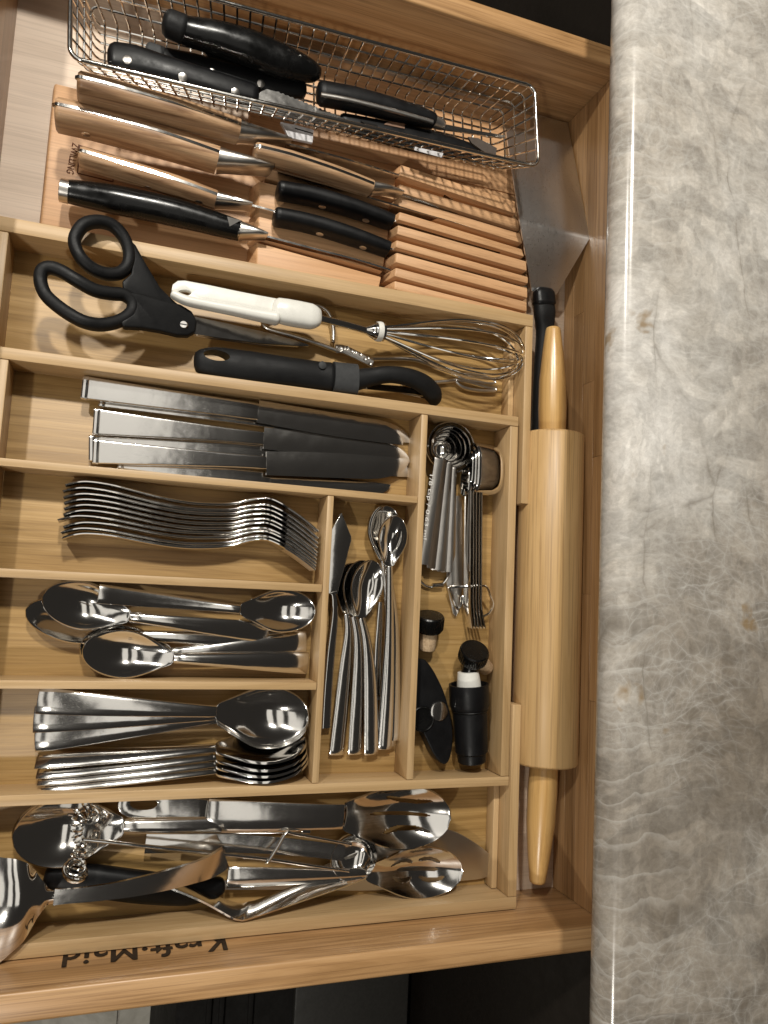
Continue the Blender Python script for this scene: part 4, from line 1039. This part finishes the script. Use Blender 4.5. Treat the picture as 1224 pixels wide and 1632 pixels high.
MB().loft([c_ - Vector((.005, 0, 0)), c_ + Vector((.005, .0012, 0))], [.0042] * 2, [.0042] * 2, 12, 2).build('ring_clasp', M['chrome'], t)

t = start('measuring_cups', 'set of steel measuring cups standing on edge with handles on a wire clip', 'measuring cups', 765, 850, ZF)
def cupbody(x0, x1, y0, y1, z0, z1, rad, nm):
    """rounded pan on its side: opening towards -x"""
    rs = []
    for u, k_ in ((0, 1.0), (.1, 1.0), (.55, .985), (.75, .94), (.9, .84), (.97, .72), (1, .55)):
        x = lerp(x0, x1, u); ring = []
        hy, hz = (y1 - y0) / 2 * k_, (z1 - z0) / 2 * k_; cy_, cz_ = (y0 + y1) / 2, (z0 + z1) / 2
        for k in range(32):
            q = 2 * PI * k / 32; c, s_ = math.cos(q), math.sin(q); e_ = 2 / 2.9
            ring.append(Vector((x, cy_ + hy * math.copysign(abs(c) ** e_, c), cz_ + hz * math.copysign(abs(s_) ** e_, s_))))
        rs.append(ring)
    inner = [[p + Vector((-.0008, 0, 0)) + (Vector((p.x, (y0 + y1) / 2, (z0 + z1) / 2)) - p) * .035 for p in r_] for r_ in rs]
    return MB().rings(rs[::-1] + inner).build(nm, M['steel'], t, ang=50)
pt, pb_ = at(770, 706, .030), at(770, 790, .030)
xl, xr_ = at(752, 750, .026).x, at(796, 750, .026).x
cupbody(xl, xr_, pb_.y, pt.y, ZF + .0008, .0400, .008, 'cup')
cupbody(xl - .0012, xr_ - .005, pb_.y + .003, pt.y - .003, ZF + .003, .0370, .008, 'cup')
cupbody(xl - .0028, xr_ - .010, pb_.y + .006, pt.y - .007, ZF + .005, .0345, .008, 'cup')
cupbody(xl - .0048, xr_ - .016, pb_.y - .001, pt.y - .022, ZF + .006, .0325, .008, 'cup')
for i, (xa_, xb_, xc_) in enumerate(((746, 745, 749), (750, 750, 754), (755, 754.5, 759), (760, 759, 764), (764, 763, 769))):
    pts = cat(ats([(xa_, 783, .028), (xb_, 850, .0265), (xb_ - .5, 920, .0245), (xb_, 965, .0225), (xc_, 1000, .0205)]), 6); k = len(pts)
    MB().loft(pts, [.0019] * k, [interp([0, .6, 1], [.012, .0135, .011], q / (k - 1)) for q in range(k)], 12, 2.8).build('handle', M['steel'], t, ang=60)
px_blade([(735, 790), (737, 830), (738, 925), (733, 970), (727, 983), (722, 978), (711, 925), (716, 880), (721, 830), (722, 790)], .0130, .0013, M['satin'], t, 'flat_handle', .0003)
MB().tube(cat(ats([(716, 936, .018), (742, 934.5, .026), (773, 934, .027), (781, 948, .024), (786, 963, .021), (780, 977, .019), (768, 983, .018)]), 5), .0012, 8).build('clip', M['chrome'], t)
MB().tube(cat(ats([(716, 936, .018), (722, 955, .0165), (728, 969, .016), (734, 965, .0155), (737, 950, .016), (742, 972, .0155), (750, 981, .0155)]), 5), .0012, 8).build('clip', M['chrome'], t)

gC = 'bottle stoppers in the right compartment'
def stopper(label, p, q, rcap, cork_p, cork_q, rc_, neck=None):
    t = thing('bottle_stopper', label, 'stopper', (p.x, p.y, ZF), gC)
    MB().lathe(p, q, [(0, rcap * .93), (.08, rcap), (.9, rcap), (1, rcap * .94)], 40).build('cap', M['black_gloss'], t, ang=35)
    mb = MB(); ax = (q - p).normalized(); a = ax.orthogonal().normalized(); b = ax.cross(a)
    for k in range(36):
        an = 2 * PI * k / 36; c = a * math.cos(an) + b * math.sin(an)
        mb.tube([p.lerp(q, .15) + c * rcap, p.lerp(q, .85) + c * rcap], .0004, 5)
    mb.build('knurling', M['black_gloss'], t)
    MB().lathe(cork_p, cork_q, [(0, rc_), (.9, rc_ * .92), (1, rc_ * .8)], 24).build('cork', M['cork'], t)
    return t
z1_ = .024
stopper('bottle stopper with ribbed black cap and cork lying against the divider', at(686, 980, .0265), at(683, 1004, .0215), .0118, at(683, 1005, .0205), at(680, 1036, .0180), .0078)
z2_ = .026
t = stopper('bottle stopper with smooth black knob tilted over its cork beside the black pump', at(757, 1036, .0350), at(752, 1051, .0270), .0122, at(762, 1052, .0240), at(776, 1066, .0170), .0072)
MB().lathe(at(751, 1052, .0275), at(747, 1076, .0260), [(0, .0105), (.35, .0068), (1, .0068)], 24).build('neck', M['black_gloss'], t)
t = start('wine_pump', 'black cylinder wine pump with white nozzle in its wide collar', 'wine pump', 749, 1150, ZF)
a, b = at(746, 1070, .0255), at(748, 1104, .0250)
MB().lathe(a, b, [(0, .0080), (.03, .0090), (.4, .0098), (1, .0106)], 32).build('nozzle', M['white'], t)
a, b = at(747, 1090, .0260), at(748.5, 1129, .0250)
R_ = .0168
MB().lathe(a, b, [(.45, R_ * .78), (.0, R_ * .90), (0, R_), (.85, R_), (1, R_ * .93)], 40).build('collar', M['black'], t, ang=35)
a, b = at(748.5, 1128, .0245), at(752, 1214, .0215)
MB().lathe(a, b, [(0, .0150), (.03, .0156), (.06, .0142), (.12, .0146), (.80, .0138), (.83, .0122), (.985, .0118), (1, .0108)], 40).build('barrel', M['black'], t, ang=35)
t = start('can_opener', 'flat black plastic can opener with round silver badge beside the divider', 'can opener', 690, 1140, ZF)
def c5(p): return (640 + p[0] / 5.83, 960 + p[1] / 5.83)
o5 = [(120, 545), (170, 528), (225, 538), (290, 620), (345, 720), (395, 830), (432, 950), (465, 1100), (478, 1230), (472, 1350), (448, 1460), (410, 1505), (370, 1495), (310, 1430), (255, 1320), (205, 1215), (165, 1165), (120, 1150)]
P = [at(*c5(p), .0265) for p in o5]
P = cat(P, 3, True)
MB().prism(P, (0, 0, -.014)).build('body', M['black'], t, .0042, 4, ang=60)
disc(*c5((352, 1012)), .0272, .0078, M['scratched'], t, 'badge', .0009)
cc = at(*c5((195, 1085)), .0266)
MB().tube([cc + Vector((.0095 * math.cos(q), .0095 * math.sin(q), 0)) for q in [2 * PI * k / 32 for k in range(32)]], .0011, 8, True).build('knob_ring', M['black_gloss'], t)
MB().lathe(cc - Vector((0, 0, .002)), cc + Vector((0, 0, .0004)), [(0, .009), (1, .0085)], 28).build('knob', M['black_gloss'], t)

# ------------------------------------------------------------------ SERVING COMPARTMENT
gV = 'serving utensils in the front compartment'
t = start('cake_lifter', 'flat oval grey steel cake lifter whose rounded end lies at the far right', 'cake lifter', 700, 1380, ZO, gV)
lf = cat([at(x, y, z) for x, y, z in ((470, 1402, .0115), (560, 1362, .0125), (660, 1322, .0130), (715, 1322, .0130), (760, 1345, .0130), (790, 1372, .0130), (792, 1388, .0122), (770, 1400, .0110), (720, 1406, .0100), (640, 1417, .0092), (560, 1420, .0090), (500, 1416, .0095))], 4, True)
MB().prism(lf, (0, 0, -.0013)).build('blade', M['satin'], t, .0003, 1)
lofted('handle', [(80, 1396, .014), (150, 1404, .015), (230, 1414, .015), (300, 1420, .0145), (352, 1412, .014)], [.018, .0225, .0225, .020, .013], [.012, .014, .014, .013, .009], M['black'], t, 2.4)
px_blade([(340, 1404), (480, 1398), (480, 1418), (345, 1418)], .0115, .0016, M['satin'], t, 'neck')
t = spoon('large serving spoon with a wide mirror bowl at the far left', (19, 1333, .0270), (198, 1317, .0250), (492, 1311, .0190), .0480, .0085, .0135, .0130, gV, 'serving_spoon', 'serving spoon', arch=.003, thick=.0018)
px_blade([(482, 1309), (496, 1310), (495, 1329), (481, 1328)], .0215, .0022, M['steel'], t, 'handle_end', .0004)
t = start('coffee_scoop', 'small deep steel ladle half hidden under the slotted spoon', 'ladle', 565, 1370, ZO, gV)
C = at(565, 1368, .0260); R = .0185
prof_ = [(1.0, 0), (.98, -.2), (.88, -.5), (.62, -.74), (.3, -.83), (.02, -.85)]
inn = [[C + Vector((R * a_ * math.cos(q), R * .95 * a_ * math.sin(q), R * .9 * b_)) for q in [2 * PI * k / 36 for k in range(36)]] for a_, b_ in prof_]
out = [[p + Vector((0, 0, -.0012)) + (p - C) * .04 for p in r_] for r_ in inn]
MB().rings(inn[::-1] + out).build('bowl', M['steel'], t, ang=50)
hp_ = cat(ats([(548, 1360, .0250), (500, 1353, .0230), (420, 1346, .0200), (330, 1343, .0180), (232, 1343, .0165)]), 6); k = len(hp_)
rows = []
for i, p in enumerate(hp_):
    tv = (hp_[min(i + 1, k - 1)] - hp_[max(i - 1, 0)]).normalized(); sd = Vector((0, 0, 1)).cross(tv).normalized()
    hw = interp([0, .25, 1], [.0055, .0058, .0072], i / (k - 1)); rows.append([p + sd * (hw * (v / 2 - 1)) + Vector((0, 0, .0006 * (1 - abs(v / 2 - 1) ** 2))) for v in range(5)])
MB().sheet(rows, .0018).build('handle', M['scratched'], t, ang=50)
spoon('slotted serving spoon whose bowl has flower shaped openings, nearest the front wall', (738, 1390, .0270), (583, 1392, .0230), (362, 1398, .0200), .0400, .0080, .0150, .0105, gV, 'slotted_spoon', 'slotted spoon', arch=.001, thick=.0016,
      slots=[(.28, .46, .27, .045, .06), (.50, .68, .29, .045, .08), (.50, .66, .73, .045, -.06), (.24, .44, .72, .045, -.06), (.30, .62, .5, .05, 0)])
t = spoon('big slotted spoon with three long slots and a broad handle with a hanging hole', (719, 1304, .0340), (547, 1301, .0310), (330, 1298, .0245), .0490, .0180, .0225, .0130, gV, 'slotted_spoon', 'slotted spoon', arch=.002, thick=.0018, mt='steel',
      slots=[(.24, .58, .28, .040, -.10), (.24, .68, .5, .036, 0), (.24, .58, .72, .040, .10)])
outl = cat([at(x, y, .0245) for x, y in ((332, 1275), (250, 1266), (205, 1268), (188, 1282), (200, 1301), (250, 1311), (332, 1322))], 4)
hole = [at(229 + 22 * math.cos(a), 1281 + 10 * math.sin(a), .0245) for a in [2 * PI * k / 18 for k in range(18)]]
bm = bmesh.new(); eds = []
for pts in (outl, hole):
    vs = [bm.verts.new(p) for p in pts]; eds += [bm.edges.new((vs[i], vs[(i + 1) % len(vs)])) for i in range(len(vs))]
bmesh.ops.triangle_fill(bm, edges=eds, use_beauty=True)
ex = bmesh.ops.extrude_face_region(bm, geom=list(bm.faces))
for v in [g for g in ex['geom'] if isinstance(g, bmesh.types.BMVert)]: v.co.z -= .0019
bm.verts.index_update(); mb = MB(); mb.add([v.co.copy() for v in bm.verts], [tuple(v.index for v in f.verts) for f in bm.faces]); bm.free()
mb.build('handle_end', M['scratched'], t, .0004, 2)
t = start('coil_whisk', 'spring coil whisk of twisted wire lying across the big serving spoon', 'whisk', 120, 1345, .02, gV)
MB().tube(cat(ats([(132, 1338, .0330), (200, 1345, .0325), (300, 1356, .0315), (425, 1369, .0310), (500, 1380, .0285), (556, 1388, .0262)]), 6), .0014, 10).build('rod', M['chrome'], t)
MB().tube(cat(ats([(424, 1374, .0315), (428, 1372, .0325), (442, 1350, .0335), (456, 1328, .0335), (470, 1329, .0330), (520, 1338, .0315), (560, 1346, .0300)]), 4), .0013, 10).build('clip', M['chrome'], t)
core = cat(ats([(148, 1288, .0325), (128, 1300, .0325), (122, 1325, .0320), (128, 1350, .0310), (122, 1375, .0300), (118, 1394, .0290)]), 24)
pts = []; m_ = len(core)
for i, p in enumerate(core):
    u = i / (m_ - 1); q = u * 2 * PI * 15
    rr = .0042 + .0040 * abs(math.cos(PI * u)) ** 2
    tv = (core[min(i + 1, m_ - 1)] - core[max(i - 1, 0)]).normalized(); a = tv.orthogonal().normalized(); b = tv.cross(a)
    pts.append(p + a * rr * math.cos(q) + b * rr * .55 * math.sin(q))
pts2 = cat(pts, 2)
MB().tube(pts2, .00085, 6).build('coil', M['chrome'], t)
for (cx_, cy_, z_, r_) in ((141, 1300, .0355, 17), (118, 1386, .0320, 17), (120, 1391, .0300, 18), (121, 1381, .0335, 15)):
    MB().tube([at(cx_ + r_ * math.cos(q), cy_ + r_ * .85 * math.sin(q), z_ + .002 * math.sin(q)) for q in [2 * PI * k / 26 for k in range(26)]], .0010, 7, True).build('coil_ring', M['chrome'], t)
t = start('folding_tongs', 'bent flat steel tongs forming a wide V near the front tray wall', 'tongs', 400, 1440, ZO, gV)
vp = cat(ats([(262, 1412, .0290), (320, 1436, .0345), (366, 1461, .0385), (381, 1466.5, .0392), (400, 1464, .0390), (480, 1437, .0345), (545, 1415, .0295), (578, 1402, .0270)]), 5)
vq = cat(ats([(272, 1405, .0200), (330, 1424, .0220), (378, 1440, .0235), (397, 1438, .0235), (418, 1432, .0230), (488, 1405, .0205), (548, 1388, .0175), (576, 1381, .0160)]), 5)
rows = [[q.lerp(p, v / 3) for v in range(4)] for p, q in zip(vp, vq)]
MB().sheet(rows, .0014).build('strap', M['steel'], t, ang=30)
t = start('cake_server', 'curved polished cake server with bent handle at the left edge over the front wall', 'cake server', 80, 1430, .02, gV)
rows = []
for i, (xl_, yt_, yb2, zz_) in enumerate(((-70, 1360, 1560, .040), (-30, 1358, 1556, .045), (0, 1366, 1536, .0485), (22, 1369, 1517, .050), (40, 1375, 1500, .0495), (55, 1388, 1475, .0475), (68, 1404, 1455, .0455), (78, 1418, 1442, .0440), (90, 1421, 1438, .0435))):
    rows.append([at(lerp(xl_, xl_ - 4, v / 8), lerp(yt_, yb2, v / 8), zz_ - .007 * (2 * v / 8 - 1) ** 2 * (1 if i < 6 else .3)) for v in range(9)])
sm = []
for j in range(9): sm.append(cat([r_[j] for r_ in rows], 4))
rows = [[sm[j][i] for j in range(9)] for i in range(len(sm[0]))]
MB().sheet(rows, .0015).build('blade', M['steel'], t, ang=60)
hp_ = cat(ats([(86, 1429.5, .0437), (130, 1426, .0425), (190, 1418, .0415), (250, 1406, .0405), (300, 1393, .0395), (335, 1381, .0385), (359, 1366, .0370)]), 6); k = len(hp_); rows = []
for i, p in enumerate(hp_):
    u = i / (k - 1); tv = (hp_[min(i + 1, k - 1)] - hp_[max(i - 1, 0)]).normalized(); sd = Vector((0, 0, 1)).cross(tv).normalized(); upv = tv.cross(sd)
    rl = math.radians(interp([0, .4, .7, 1], [0, 6, 22, 40], u)); dv = sd * math.cos(rl) + upv * math.sin(rl)
    hw = interp([0, .1, .3, .7, 1], [.0052, .0046, .0054, .0088, .0135], u); rows.append([p + dv * (hw * (v / 2 - 1)) for v in range(5)])
MB().sheet(rows, .0020).build('handle', M['scratched'], t, ang=50)
dcl = at(70, 1428, .0462)
